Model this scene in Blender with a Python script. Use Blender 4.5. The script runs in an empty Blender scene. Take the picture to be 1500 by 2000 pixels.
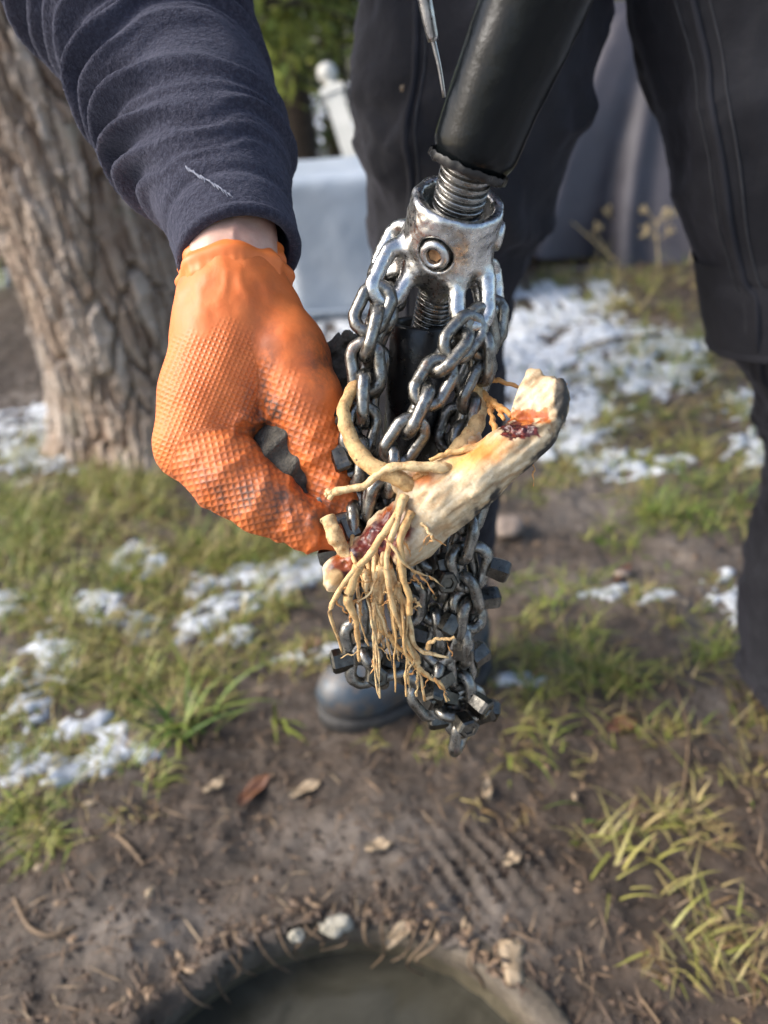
import bpy, math, random
import numpy as np
from mathutils import Vector, Matrix

# ------------------------------------------------------------------ scene, camera, sky, sun
sc = bpy.context.scene
col = sc.collection
random.seed(7)
rng = np.random.default_rng(11)

CAM_H, PITCH, ROLL, FPX = 0.85, math.radians(30), math.radians(5), 1500.0
_F = np.array([0, math.cos(PITCH), -math.sin(PITCH)])
_U0 = np.array([0, math.sin(PITCH), math.cos(PITCH)])
_R0 = np.array([1.0, 0, 0])
_U = _U0 * math.cos(ROLL) + _R0 * math.sin(ROLL)
_R = _R0 * math.cos(ROLL) - _U0 * math.sin(ROLL)
_C = np.array([0, 0, CAM_H])

cam_d = bpy.data.cameras.new('camera')
cam = bpy.data.objects.new('camera', cam_d)
col.objects.link(cam)
cam.matrix_world = Matrix(((_R[0], _U[0], -_F[0], _C[0]), (_R[1], _U[1], -_F[1], _C[1]),
                           (_R[2], _U[2], -_F[2], _C[2]), (0, 0, 0, 1)))
cam_d.sensor_fit = 'VERTICAL'
cam_d.sensor_height = 36.0
cam_d.sensor_width = 27.0
cam_d.lens = FPX / 2000.0 * 36.0
cam_d.clip_start = 0.02
cam_d.clip_end = 500
cam_d.dof.use_dof = True
cam_d.dof.focus_distance = 0.405
cam_d.dof.aperture_fstop = 5.0
sc.camera = cam

SUN_AZ, SUN_EL = math.radians(-92), math.radians(37)     # azimuth from +Y towards +X
world = bpy.data.worlds.new('World')
sc.world = world
world.use_nodes = True
wn = world.node_tree
sky = wn.nodes.new('ShaderNodeTexSky')
sky.sky_type = 'NISHITA'
sky.sun_disc = False
sky.sun_elevation = SUN_EL
sky.sun_rotation = SUN_AZ
sky.air_density = 1.0
sky.dust_density = 3.0
sky.ozone_density = 0.6
wn.links.new(sky.outputs[0], wn.nodes['Background'].inputs[0])
wn.nodes['Background'].inputs[1].default_value = 0.15
sun_d = bpy.data.lights.new('sun', 'SUN')
sun_d.energy = 1.9
sun_d.angle = math.radians(30)
sun_d.color = (1.0, 0.995, 0.98)
sun = bpy.data.objects.new('sun', sun_d)
col.objects.link(sun)
_sd = Vector((math.sin(SUN_AZ) * math.cos(SUN_EL), math.cos(SUN_AZ) * math.cos(SUN_EL), math.sin(SUN_EL)))
sun.rotation_euler = _sd.to_track_quat('Z', 'Y').to_euler()
sun.location = (-2, -2, 5)

sc.view_settings.view_transform = 'Standard'
sc.view_settings.look = 'None'
sc.view_settings.gamma = 1.0
sc.view_settings.exposure = 1.12
sc.view_settings.use_curve_mapping = False
sc.render.engine = 'CYCLES'
sc.cycles.use_denoising = True
sc.cycles.max_bounces = 8

# ------------------------------------------------------------------ placing helpers
def cp(px, py, d):
    """point seen at (px,py) at depth d -> world"""
    return _C + _F * d + _R * ((px - 750) / FPX * d) + _U * ((1000 - py) / FPX * d)

def c2w(v):
    """view-aligned metric coords (right, up, depth) -> world, for many points"""
    v = np.asarray(v, float)
    return _C + v[..., 0:1] * _R + v[..., 1:2] * _U + v[..., 2:3] * _F

def cm(px, py, d):
    return np.array([(px - 750) / FPX * d, (1000 - py) / FPX * d, d])

def ground_pt(px, py, z=0.0):
    dr = _F + _R * ((px - 750) / FPX) + _U * ((1000 - py) / FPX)
    t = (z - CAM_H) / dr[2]
    return _C + dr * t

def to_px(w):
    q = np.asarray(w, float) - _C
    d = q @ _F
    d = np.where(np.abs(d) < 1e-6, 1e-6, d)
    return 750 + FPX * (q @ _R) / d, 1000 - FPX * (q @ _U) / d, d

# ------------------------------------------------------------------ numpy noise
def _hash(i, j, k, seed):
    h = (i * 374761393 + j * 668265263 + k * 2147483647 * 3 + seed * 144269504) & 0xFFFFFFFF
    h = ((h ^ (h >> 13)) * 1274126177) & 0xFFFFFFFF
    h = (h ^ (h >> 16)) & 0xFFFFFFFF
    return h / 4294967295.0

def vnoise(p, seed=0):
    p = np.asarray(p, float)
    i = np.floor(p).astype(np.int64)
    f = p - i
    f = f * f * f * (f * (f * 6 - 15) + 10)
    r = 0
    for a in (0, 1):
        wa = f[..., 0] if a else 1 - f[..., 0]
        for b in (0, 1):
            wb = f[..., 1] if b else 1 - f[..., 1]
            for c in (0, 1):
                wc = f[..., 2] if c else 1 - f[..., 2]
                r = r + wa * wb * wc * _hash(i[..., 0] + a, i[..., 1] + b, i[..., 2] + c, seed)
    return r * 2 - 1

def fbm(p, oct=4, seed=0, gain=.5):
    p = np.asarray(p, float)
    r, a, s = 0, 1.0, 0
    for o in range(oct):
        r = r + a * vnoise(p * (2.03 ** o) + o * 17.3, seed + o)
        s += a
        a *= gain
    return r / s

def worley2(u, v, seed=0, wrap=None):
    """F1, F2 of a jittered cell pattern"""
    iu, iv = np.floor(u).astype(np.int64), np.floor(v).astype(np.int64)
    f1 = np.full(u.shape, 9.0); f2 = np.full(u.shape, 9.0); cid = np.zeros(u.shape)
    for a in (-1, 0, 1):
        for b in (-1, 0, 1):
            cu, cv = iu + a, iv + b
            hu = cu % wrap if wrap else cu
            x = cu + _hash(hu, cv, hu * 0, seed) ; y = cv + _hash(hu, cv, hu * 0 + 1, seed + 5)
            d = np.sqrt((x - u) ** 2 + (y - v) ** 2)
            idv = _hash(hu, cv, hu * 0 + 2, seed + 9)
            m = d < f1
            f2 = np.where(m, f1, np.minimum(f2, d))
            cid = np.where(m, idv, cid)
            f1 = np.where(m, d, f1)
    return f1, f2, cid

def sstep(a, b, x):
    t = np.clip((x - a) / (b - a), 0, 1)
    return t * t * (3 - 2 * t)

# ------------------------------------------------------------------ object helpers
def link(o, parent=None):
    col.objects.link(o)
    if parent is not None:
        o.parent = parent
    return o

ORIG = {}
def origin_of(o):
    return ORIG.get(o.name, np.zeros(3)) if o is not None else np.zeros(3)

def empty(name, loc, label=None, cat=None, group=None):
    o = bpy.data.objects.new(name, None)
    o.empty_display_size = 0.05
    o.location = loc
    link(o)
    ORIG[o.name] = np.array(loc, float)
    if label: tag(o, label, cat, group)
    return o

def tag(o, label=None, cat=None, group=None, kind=None):
    if label: o['label'] = label
    if cat: o['category'] = cat
    if group: o['group'] = group
    if kind: o['kind'] = kind
    return o

def mesh_from(name, v, f, smooth=True):
    """v (n,3); f: (m,k) int array or list of polygons"""
    me = bpy.data.meshes.new(name)
    v = np.asarray(v, np.float32)
    if isinstance(f, np.ndarray):
        k = f.shape[1]
        me.vertices.add(len(v)); me.vertices.foreach_set('co', v.ravel())
        me.loops.add(f.size); me.loops.foreach_set('vertex_index', f.astype(np.int32).ravel())
        me.polygons.add(len(f))
        me.polygons.foreach_set('loop_start', np.arange(0, f.size, k, dtype=np.int32))
        me.polygons.foreach_set('loop_total', np.full(len(f), k, np.int32))
        me.update(calc_edges=True)
    else:
        me.from_pydata([tuple(map(float, q)) for q in v], [], [tuple(map(int, q)) for q in f])
        me.update()
    me.polygons.foreach_set('use_smooth', np.full(len(me.polygons), smooth))
    return me

def obj(name, v, f, mat=None, parent=None, smooth=True, org=None):
    """world-space vertices -> one mesh object whose origin is its parent's (or org)"""
    po = origin_of(parent)
    o_ = po if org is None else np.asarray(org, float)
    me = mesh_from(name, np.asarray(v, float) - o_, f, smooth)
    ob = bpy.data.objects.new(name, me)
    if mat is not None: me.materials.append(mat)
    ob.location = o_ - po
    link(ob, parent)
    ORIG[ob.name] = o_.copy()
    return ob

def attr(o, name, val):
    val = np.asarray(val, np.float32)
    me = o.data
    if val.ndim == 1:
        a = me.attributes.new(name, 'FLOAT', 'POINT'); a.data.foreach_set('value', val)
    elif val.shape[1] == 3:
        a = me.attributes.new(name, 'FLOAT_VECTOR', 'POINT'); a.data.foreach_set('vector', val.ravel())
    return o

def join(parts):
    V, Fs, n = [], [], 0
    for v, f in parts:
        V.append(np.asarray(v, float))
        Fs += [tuple(int(i) + n for i in q) for q in f]
        n += len(v)
    return np.concatenate(V), Fs

def joinq(parts):
    V, Fs, n = [], [], 0
    for v, f in parts:
        V.append(np.asarray(v, float)); Fs.append(np.asarray(f) + n); n += len(v)
    return np.concatenate(V), np.concatenate(Fs)

# ------------------------------------------------------------------ geometry helpers
def spline(pts, n):
    """Catmull-Rom through rows of any width"""
    P = np.asarray(pts, float)
    if len(P) == 2:
        t = np.linspace(0, 1, n)[:, None]
        return P[0] * (1 - t) + P[1] * t
    seg = np.linalg.norm(np.diff(P[:, :3], axis=0), axis=1) ** .5 + 1e-9
    kn = np.concatenate([[0], np.cumsum(seg)])
    Q = np.vstack([2 * P[0] - P[1], P, 2 * P[-1] - P[-2]])
    kq = np.concatenate([[kn[0] - seg[0]], kn, [kn[-1] + seg[-1]]])
    # equal arc length resampling from a fine evaluation
    tt = np.linspace(kn[0], kn[-1], max(200, n * 4))
    idx = np.clip(np.searchsorted(kn, tt, side='right') - 1, 0, len(P) - 2)
    t0, t1, t2, t3 = kq[idx], kq[idx + 1], kq[idx + 2], kq[idx + 3]
    p0, p1, p2, p3 = Q[idx], Q[idx + 1], Q[idx + 2], Q[idx + 3]
    T = tt
    def L(a, b, ta, tb):
        w = ((T - ta) / (tb - ta))[:, None]
        return a * (1 - w) + b * w
    A1, A2, A3 = L(p0, p1, t0, t1), L(p1, p2, t1, t2), L(p2, p3, t2, t3)
    B1, B2 = L(A1, A2, t0, t2), L(A2, A3, t1, t3)
    Cc = L(B1, B2, t1, t2)
    s = np.concatenate([[0], np.cumsum(np.linalg.norm(np.diff(Cc[:, :3], axis=0), axis=1))])
    ss = np.linspace(0, s[-1], n)
    return np.stack([np.interp(ss, s, Cc[:, k]) for k in range(Cc.shape[1])], 1)

def frames(C, ref):
    t = np.gradient(C, axis=0)
    t /= np.linalg.norm(t, axis=1)[:, None] + 1e-12
    ref = np.broadcast_to(np.asarray(ref, float), C.shape)
    a = ref - (ref * t).sum(1)[:, None] * t
    a /= np.linalg.norm(a, axis=1)[:, None] + 1e-12
    b = np.cross(t, a)
    return t, a, b

def loft(ctrl, nu, nv, ref, disp=None, cap=True, ends=None):
    """ctrl rows (x,y,z,ra,rb): centre and the radii along ref and across; disp(s, theta, C)->metres added to radius"""
    K = spline(ctrl, nu)
    C, ra, rb = K[:, :3], K[:, 3], K[:, 4]
    t, a, b = frames(C, ref)
    th = np.linspace(0, 2 * math.pi, nv, endpoint=False)
    S = np.linspace(0, 1, nu)[:, None] * np.ones(nv)
    TH = np.ones((nu, 1)) * th
    ct, st = np.cos(TH), np.sin(TH)
    P = C[:, None, :] + a[:, None, :] * (ra[:, None] * ct)[..., None] + b[:, None, :] * (rb[:, None] * st)[..., None]
    if disp is not None:
        dsp = disp(S, TH, P)
        N = a[:, None, :] * ct[..., None] + b[:, None, :] * st[..., None]
        P = P + N * dsp[..., None]
    V = P.reshape(-1, 3)
    i = np.arange(nu - 1)[:, None]; j = np.arange(nv)[None, :]
    j2 = (j + 1) % nv
    F = np.stack([(i * nv + j), (i * nv + j2), ((i + 1) * nv + j2), ((i + 1) * nv + j)], -1).reshape(-1, 4)
    if cap:
        n0 = len(V)
        V = np.vstack([V, C[0:1], C[-1:]])
        jj = np.arange(nv); k = (jj + 1) % nv
        F0 = np.stack([np.full(nv, n0), k, jj, np.full(nv, n0)], 1)[:, [0, 1, 2]]
        F1 = np.stack([np.full(nv, n0 + 1), (nu - 1) * nv + jj, (nu - 1) * nv + k], 1)
        return V, [tuple(q) for q in F] + [tuple(q) for q in F0] + [tuple(q) for q in F1]
    return V, F

def tube(pts, nu=24, nv=8, ref=(0.3, 0.2, 1), wob=0.0, seed=0):
    """pts rows (x,y,z,r)"""
    P = np.asarray(pts, float)
    ctrl = np.hstack([P, P[:, 3:4]])
    d = None
    if wob:
        d = lambda S, T, Q: wob * fbm(Q * 260, 2, seed)
    return loft(ctrl, nu, nv, ref, d)

def box_vf(c, hx, hy, hz, X=(1, 0, 0), Y=(0, 1, 0), Z=(0, 0, 1)):
    c, X, Y, Z = (np.asarray(q, float) for q in (c, X, Y, Z))
    v = [c + X * hx * a + Y * hy * b + Z * hz * d for a in (-1, 1) for b in (-1, 1) for d in (-1, 1)]
    f = [(0, 1, 3, 2), (4, 6, 7, 5), (0, 4, 5, 1), (2, 3, 7, 6), (0, 2, 6, 4), (1, 5, 7, 3)]
    return np.array(v), f

def lathe(prof, c, axis, nv=32, ref=(1, 0, 0.1)):
    """prof rows (height along axis, radius); open profile, caps where radius is 0"""
    c = np.asarray(c, float); t = np.asarray(axis, float); t = t / np.linalg.norm(t)
    a = np.asarray(ref, float); a = a - a.dot(t) * t; a /= np.linalg.norm(a)
    b = np.cross(t, a)
    th = np.linspace(0, 2 * math.pi, nv, endpoint=False)
    pr = np.asarray(prof, float)
    P = c + pr[:, 0][:, None, None] * t + (pr[:, 1][:, None] * np.cos(th))[..., None] * a + (pr[:, 1][:, None] * np.sin(th))[..., None] * b
    n = len(pr)
    i = np.arange(n - 1)[:, None]; j = np.arange(nv)[None, :]; j2 = (j + 1) % nv
    F = np.stack([i * nv + j, i * nv + j2, (i + 1) * nv + j2, (i + 1) * nv + j], -1).reshape(-1, 4)
    return P.reshape(-1, 3), F

# signed distance shapes (points as (n,3))
def sd_cap(p, a, b, ra, rb):
    a, b = np.asarray(a, float), np.asarray(b, float)
    ba = b - a
    t = np.clip(((p - a) @ ba) / ba.dot(ba), 0, 1)
    return np.linalg.norm(p - a - t[:, None] * ba, axis=1) - (ra + (rb - ra) * t)

def sd_ell(p, c, r, X=None, Y=None, Z=None):
    q = p - np.asarray(c, float)
    if X is not None:
        q = np.stack([q @ np.asarray(X), q @ np.asarray(Y), q @ np.asarray(Z)], 1)
    r = np.asarray(r, float)
    k0 = np.linalg.norm(q / r, axis=1); k1 = np.linalg.norm(q / (r * r), axis=1) + 1e-9
    return k0 * (k0 - 1) / k1

def smin(a, b, k):
    h = np.clip(.5 + .5 * (b - a) / k, 0, 1)
    return b * (1 - h) + a * h - k * h * (1 - h)

def smax(a, b, k):
    return -smin(-a, -b, k)

def surf_nets(fn, lo, hi, h):
    lo = np.asarray(lo, float); hi = np.asarray(hi, float)
    n = np.ceil((hi - lo) / h).astype(int) + 1
    # coarse pass first: only blocks near the surface are sampled finely
    Bk = 6
    nb = (n + Bk - 1) // Bk
    bc = [lo[k] + h * (np.arange(nb[k]) * Bk + (Bk - 1) / 2) for k in range(3)]
    cx = np.stack(np.meshgrid(*bc, indexing='ij'), -1).reshape(-1, 3)
    cv = np.concatenate([fn(cx[i:i + 400000]) for i in range(0, len(cx), 400000)])
    g = np.repeat(np.repeat(np.repeat(cv.reshape(tuple(nb)), Bk, 0), Bk, 1), Bk, 2).astype(np.float32)
    blk = np.argwhere((np.abs(cv) < 11 * h).reshape(tuple(nb)))
    off = np.stack(np.meshgrid(*[np.arange(Bk)] * 3, indexing='ij'), -1).reshape(-1, 3)
    for i in range(0, len(blk), 1800):
        ix = (blk[i:i + 1800, None, :] * Bk + off[None]).reshape(-1, 3)
        g[ix[:, 0], ix[:, 1], ix[:, 2]] = fn(lo + h * ix)
    g = g[:n[0], :n[1], :n[2]]
    s = g < 0
    cnt = np.zeros(tuple(n - 1), np.int8)
    for a in (0, 1):
        for b in (0, 1):
            for c in (0, 1):
                cnt += s[a:n[0] - 1 + a, b:n[1] - 1 + b, c:n[2] - 1 + c]
    act = np.argwhere((cnt > 0) & (cnt < 8))
    idx = np.full(tuple(n - 1), -1, np.int64)
    idx[act[:, 0], act[:, 1], act[:, 2]] = np.arange(len(act))
    acc = np.zeros((len(act), 3)); num = np.zeros(len(act))
    for d in range(3):
        o1, o2 = [k for k in range(3) if k != d]
        for u in (0, 1):
            for w in (0, 1):
                A = act.copy(); A[:, o1] += u; A[:, o2] += w
                B = A.copy(); B[:, d] += 1
                va = g[A[:, 0], A[:, 1], A[:, 2]]; vb = g[B[:, 0], B[:, 1], B[:, 2]]
                m = (va < 0) != (vb < 0)
                t = np.where(m, va / np.where(va == vb, 1, va - vb), 0)
                P = A.astype(float); P[:, d] += t
                acc[m] += P[m]; num[m] += 1
    V = lo + h * acc / num[:, None]
    quads = []
    for d in range(3):
        o1, o2 = (d + 1) % 3, (d + 2) % 3
        sl = [slice(None)] * 3; sl2 = [slice(None)] * 3
        sl[d] = slice(0, n[d] - 1); sl2[d] = slice(1, n[d])
        ch = s[tuple(sl)] != s[tuple(sl2)]
        E = np.argwhere(ch)
        E = E[(E[:, o1] > 0) & (E[:, o2] > 0) & (E[:, o1] < n[o1] - 1) & (E[:, o2] < n[o2] - 1)]
        ins = s[E[:, 0], E[:, 1], E[:, 2]]
        def cell(u, w):
            q = E.copy(); q[:, o1] -= u; q[:, o2] -= w
            return idx[q[:, 0], q[:, 1], q[:, 2]]
        Q = np.stack([cell(1, 1), cell(0, 1), cell(0, 0), cell(1, 0)], 1)
        Q[~ins] = Q[~ins][:, ::-1]
        quads.append(Q)
    F = np.concatenate(quads)
    F = F[(F >= 0).all(1)]
    return V, F

def relax(V, F, it=1, lam=.5):
    for _ in range(it):
        acc = np.zeros_like(V); num = np.zeros(len(V))
        for k in range(F.shape[1]):
            a, b = F[:, k], F[:, (k + 1) % F.shape[1]]
            np.add.at(acc, a, V[b]); np.add.at(num, a, 1)
            np.add.at(acc, b, V[a]); np.add.at(num, b, 1)
        V = V + lam * (acc / np.maximum(num, 1)[:, None] - V)
    return V

# ------------------------------------------------------------------ materials
class NT:
    def __init__(s, name):
        s.m = bpy.data.materials.new(name); s.m.use_nodes = True
        s.t = s.m.node_tree; s.b = s.t.nodes['Principled BSDF']
        s.co = s.t.nodes.new('ShaderNodeTexCoord').outputs['Object']
    def n(s, typ, **kw):
        nd = s.t.nodes.new('ShaderNode' + typ)
        for k, v in kw.items(): setattr(nd, k, v)
        return nd
    def put(s, sock, v):
        if hasattr(v, 'is_output'): s.t.links.new(v, sock)
        else: sock.default_value = v
    def noise(s, scale, detail=4, rough=.55, vec=None, dist=0.0, stretch=None):
        v = vec if vec is not None else s.co
        if stretch is not None:
            mp = s.n('Mapping'); mp.inputs['Scale'].default_value = stretch
            s.t.links.new(v, mp.inputs[0]); v = mp.outputs[0]
        nd = s.n('TexNoise'); s.t.links.new(v, nd.inputs['Vector'])
        nd.inputs['Scale'].default_value = scale; nd.inputs['Detail'].default_value = detail
        nd.inputs['Roughness'].default_value = rough; nd.inputs['Distortion'].default_value = dist
        return nd.outputs['Fac']
    def ramp(s, f, stops):
        r = s.n('ValToRGB'); e = r.color_ramp.elements
        while len(e) < len(stops): e.new(.5)
        for q, (p, c) in zip(e, stops):
            q.position = p; q.color = (c, c, c, 1) if isinstance(c, (int, float)) else (*c, 1)
        s.put(r.inputs[0], f)
        return r.outputs[0]
    def mix(s, f, a, b, mode='MIX'):
        x = s.n('Mix', data_type='RGBA', blend_type=mode)
        s.put(x.inputs[0], f)
        for k, v in ((6, a), (7, b)):
            if isinstance(v, tuple) and len(v) == 3: v = (*v, 1)
            s.put(x.inputs[k], v)
        return x.outputs[2]
    def math(s, op, a, b=0.0):
        x = s.n('Math', operation=op); s.put(x.inputs[0], a); s.put(x.inputs[1], b)
        return x.outputs[0]
    def attr(s, name):
        x = s.n('Attribute'); x.attribute_name = name
        return x
    def bump(s, h, strength=.4, dist=.001, nrm=None):
        x = s.n('Bump'); x.inputs['Strength'].default_value = strength; x.inputs['Distance'].default_value = dist
        s.put(x.inputs['Height'], h)
        if nrm is not None: s.t.links.new(nrm, x.inputs['Normal'])
        return x.outputs[0]
    def fin(s, col=None, rough=None, metal=None, nrm=None, **kw):
        b = s.b
        if col is not None: s.put(b.inputs['Base Color'], (*col, 1) if isinstance(col, tuple) else col)
        if rough is not None: s.put(b.inputs['Roughness'], rough)
        if metal is not None: s.put(b.inputs['Metallic'], metal)
        if nrm is not None: s.t.links.new(nrm, b.inputs['Normal'])
        for k, v in kw.items(): s.put(b.inputs[k.replace('_', ' ')], v)
        return s.m

def simple(name, c1, c2, scale, rough=.6, bump=.3, bdist=.001, bscale=None, metal=0.0, detail=5, **kw):
    m = NT(name)
    f = m.noise(scale, detail)
    c = m.ramp(f, [(.3, c1), (.7, c2)])
    nb = m.bump(m.noise(bscale or scale * 4, 5), bump, bdist)
    return m.fin(c, rough, metal, nb, **kw)

MAT = {}
def build_materials():
    # fleece
    m = NT('fleece')
    f = m.noise(430, 4, .7); f2 = m.noise(38, 3)
    c = m.mix(m.ramp(f2, [(.35, 0), (.7, 1)]), (.026, .026, .040), (.042, .042, .060))
    c = m.mix(m.ramp(f, [(.45, 0), (.75, .7)]), c, (.085, .085, .115))
    nb = m.bump(f, 1.0, .0020)
    nb = m.bump(m.noise(900, 2), .5, .0006, nb)
    MAT['fleece'] = m.fin(c, .95, 0.0, nb, Sheen_Weight=.22, Sheen_Roughness=.4, Sheen_Tint=(.55, .58, .75, 1), Specular_IOR_Level=.15)
    # glove
    m = NT('glove_rubber')
    uv = m.attr('guv').outputs['Vector']; msk = m.attr('gmask').outputs['Fac']; dirt = m.attr('gdirt').outputs['Fac']
    sp = m.n('SeparateXYZ'); m.t.links.new(uv, sp.inputs[0])
    a = m.math('SINE', sp.outputs[0]); b = m.math('SINE', sp.outputs[1])
    pat = m.math('MULTIPLY', a, b)
    pat = m.math('ABSOLUTE', pat)
    pat = m.math('POWER', pat, 1.25)
    pat = m.math('MULTIPLY', pat, msk)
    n1 = m.noise(55, 5, .6); n2 = m.noise(420, 4, .6)
    c = m.mix(m.ramp(n1, [(.3, 0), (.75, 1)]), (.68, .145, .024), (.78, .20, .045))
    dd = m.math('MULTIPLY', dirt, m.ramp(m.noise(90, 6, .7), [(.34, 0), (.58, 1)]))
    dd = m.math('MULTIPLY', dd, m.math('SUBTRACT', 1.15, m.math('MULTIPLY', pat, .7)))
    c = m.mix(dd, c, (.085, .045, .030))
    nb = m.bump(pat, .55, .0009)
    nb = m.bump(n2, .18, .0004, nb)
    nb = m.bump(m.noise(120, 3, .5, dist=.6), .25, .0015, nb)
    MAT['glove'] = m.fin(c, m.ramp(n1, [(.3, .46), (.7, .62)]), 0.0, nb, Subsurface_Weight=.06, Subsurface_Radius=(.004, .0015, .0008), Subsurface_Scale=1.0)
    m = NT('glove_smooth')
    n1 = m.noise(70, 4)
    c = m.mix(m.ramp(n1, [(.3, 0), (.75, 1)]), (.70, .155, .026), (.80, .205, .045))
    MAT['cuff'] = m.fin(c, .52, 0.0, m.bump(m.noise(45, 3, .5, stretch=(1, 1, 1)), .3, .002))
    m = NT('skin')
    c = m.mix(m.ramp(m.noise(60, 5, .65), [(.35, 0), (.7, 1)]), (.50, .285, .21), (.62, .40, .31))
    c = m.mix(m.ramp(m.noise(25, 2), [(.55, 0), (.75, .5)]), c, (.55, .22, .18))
    MAT['skin'] = m.fin(c, .5, 0.0, m.bump(m.noise(700, 4), .25, .0005), Subsurface_Weight=.15, Subsurface_Radius=(.008, .003, .0015), Subsurface_Scale=1.0)
    # trousers
    m = NT('work_trousers')
    n1 = m.noise(14, 5)
    c = m.mix(m.ramp(n1, [(.3, 0), (.7, 1)]), (.011, .011, .0135), (.027, .027, .031))
    w = m.noise(1500, 2, .5)
    c = m.mix(m.ramp(m.noise(75, 6, .75), [(.70, 0), (.76, .55)]), c, (.09, .075, .06))
    nb = m.bump(m.noise(32, 5, .6), .5, .006); nb = m.bump(w, .3, .0004, nb)
    MAT['trousers'] = m.fin(c, .85, 0.0, nb, Sheen_Weight=.10, Sheen_Tint=(.6, .58, .75, 1), Specular_IOR_Level=.18)
    m = NT('trouser_panel')
    c = m.mix(m.ramp(m.noise(14, 5), [(.3, 0), (.7, 1)]), (.015, .015, .019), (.031, .031, .038))
    MAT['panel'] = m.fin(c, .8, 0.0, m.bump(m.noise(900, 3), .4, .0005), Specular_IOR_Level=.25)
    MAT['thread'] = simple('stitching', (.03, .03, .035), (.055, .055, .06), 80, .9)
    MAT['lint'] = simple('pale_scuff', (.13, .14, .18), (.28, .29, .34), 400, .95)
    # boots
    m = NT('rubber_boot')
    c = m.mix(m.ramp(m.noise(16, 5), [(.3, 0), (.7, 1)]), (.030, .045, .062), (.060, .080, .10))
    c = m.mix(m.ramp(m.noise(30, 6, .7), [(.44, 0), (.60, .85)]), c, (.12, .095, .075))
    MAT['boot'] = m.fin(c, m.ramp(m.noise(20, 4), [(.3, .3), (.7, .55)]), 0.0, m.bump(m.noise(90, 5), .25, .002))
    MAT['sole'] = simple('boot_sole', (.02, .02, .02), (.05, .045, .04), 40, .7)
    # metals
    def steel(name, c1, c2, r1, r2, rust, grime):
        m = NT(name)
        rnd = m.n('ObjectInfo').outputs['Random']
        vec = m.n('VectorMath', operation='ADD')
        cb = m.n('CombineXYZ'); m.t.links.new(rnd, cb.inputs[0]); m.t.links.new(rnd, cb.inputs[2])
        m.t.links.new(m.co, vec.inputs[0]); m.t.links.new(cb.outputs[0], vec.inputs[1])
        v = vec.outputs[0]
        n1 = m.noise(150, 6, .65, v); n2 = m.noise(420, 5, .6, v); n3 = m.noise(70, 4, .6, v)
        c = m.mix(m.ramp(n1, [(.3, 0), (.7, 1)]), c1, c2)
        rm = m.ramp(n3, [(rust, 0), (rust + .1, 1)])
        rm = m.math('MULTIPLY', rm, m.ramp(n2, [(.4, .2), (.6, .9)]))
        gm = m.ramp(m.noise(230, 5, .7, v), [(grime, 0), (grime + .12, .85)])
        c = m.mix(rm, c, (.16, .055, .03)); c = m.mix(gm, c, (.045, .035, .022))
        dul = m.math('MAXIMUM', rm, gm)
        nb = m.bump(n1, .45, .0008); nb = m.bump(n2, .3, .0003, nb)
        return m.fin(c, m.math('ADD', m.ramp(n2, [(.3, r1), (.7, r2)]), m.math('MULTIPLY', dul, .3)), m.math('SUBTRACT', 1.0, m.math('MULTIPLY', dul, .85)), nb)
    MAT['chain'] = steel('chain_steel', (.14, .135, .12), (.33, .315, .285), .22, .42, .60, .53)
    MAT['hub'] = steel('cast_steel', (.38, .375, .36), (.64, .63, .61), .20, .38, .63, .60)
    MAT['thread_rod'] = steel('threaded_rod', (.20, .195, .185), (.36, .35, .33), .22, .36, .7, .56)
    MAT['tooth'] = steel('cutter_steel', (.05, .048, .043), (.16, .15, .13), .24, .44, .68, .60)
    MAT['rust'] = simple('rusty_recess', (.16, .07, .025), (.40, .22, .10), 300, .8, .6)
    MAT['rod'] = steel('thin_rod_steel', (.35, .34, .33), (.55, .54, .52), .25, .4, .74, .74)
    m = NT('black_rubber')
    n2 = m.noise(520, 5, .65)
    c = m.mix(m.ramp(m.noise(60, 6, .7), [(.66, 0), (.76, .4)]), (.0045, .0055, .006), (.04, .03, .022))
    nb = m.bump(m.noise(150, 4, .6), .2, .0010); nb = m.bump(n2, .35, .0004, nb)
    MAT['rubber'] = m.fin(c, m.ramp(m.noise(90, 4), [(.3, .10), (.7, .20)]), 0.0, nb, Specular_IOR_Level=.17)
    m = NT('black_paint')
    c = m.mix(m.ramp(m.noise(130, 6, .75), [(.60, 0), (.72, .8)]), (.010, .010, .0105), (.12, .085, .05))
    nb = m.bump(m.noise(300, 5), .4, .0006)
    MAT['paint'] = m.fin(c, m.ramp(m.noise(140, 5), [(.35, .2), (.65, .5)]), 0.0, nb)
    # root
    m = NT('peeled_root')
    colr = m.attr('rcol').outputs['Color']
    wet = m.attr('rwet').outputs['Fac']
    f = m.noise(260, 6, .7, dist=.4)
    c = m.mix(m.ramp(f, [(.35, .0), (.7, .8)]), colr, (.72, .60, .45), 'MULTIPLY')
    c = m.mix(m.ramp(m.noise(120, 6, .75), [(.56, 0), (.70, .7)]), c, (.34, .21, .10))
    c = m.mix(m.ramp(m.noise(330, 5, .75), [(.66, 0), (.75, .8)]), c, (.04, .03, .022))
    nb = m.bump(f, .5, .0009); nb = m.bump(m.noise(900, 4), .35, .0004, nb)
    MAT['root'] = m.fin(c, m.math('SUBTRACT', .62, m.math('MULTIPLY', wet, .45)), 0.0, nb, Subsurface_Weight=.06, Subsurface_Radius=(.003, .0018, .001), Subsurface_Scale=1.0)
    m = NT('rootlet_skin')
    oi = m.n('ObjectInfo').outputs['Random']
    c = m.mix(oi, (.60, .36, .13), (.74, .55, .29))
    c = m.mix(m.ramp(m.noise(180, 5, .7), [(.45, 0), (.64, .85)]), c, (.37, .18, .055))
    c = m.mix(m.ramp(m.noise(330, 5, .75), [(.60, 0), (.68, .85)]), c, (.05, .035, .025))
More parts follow.
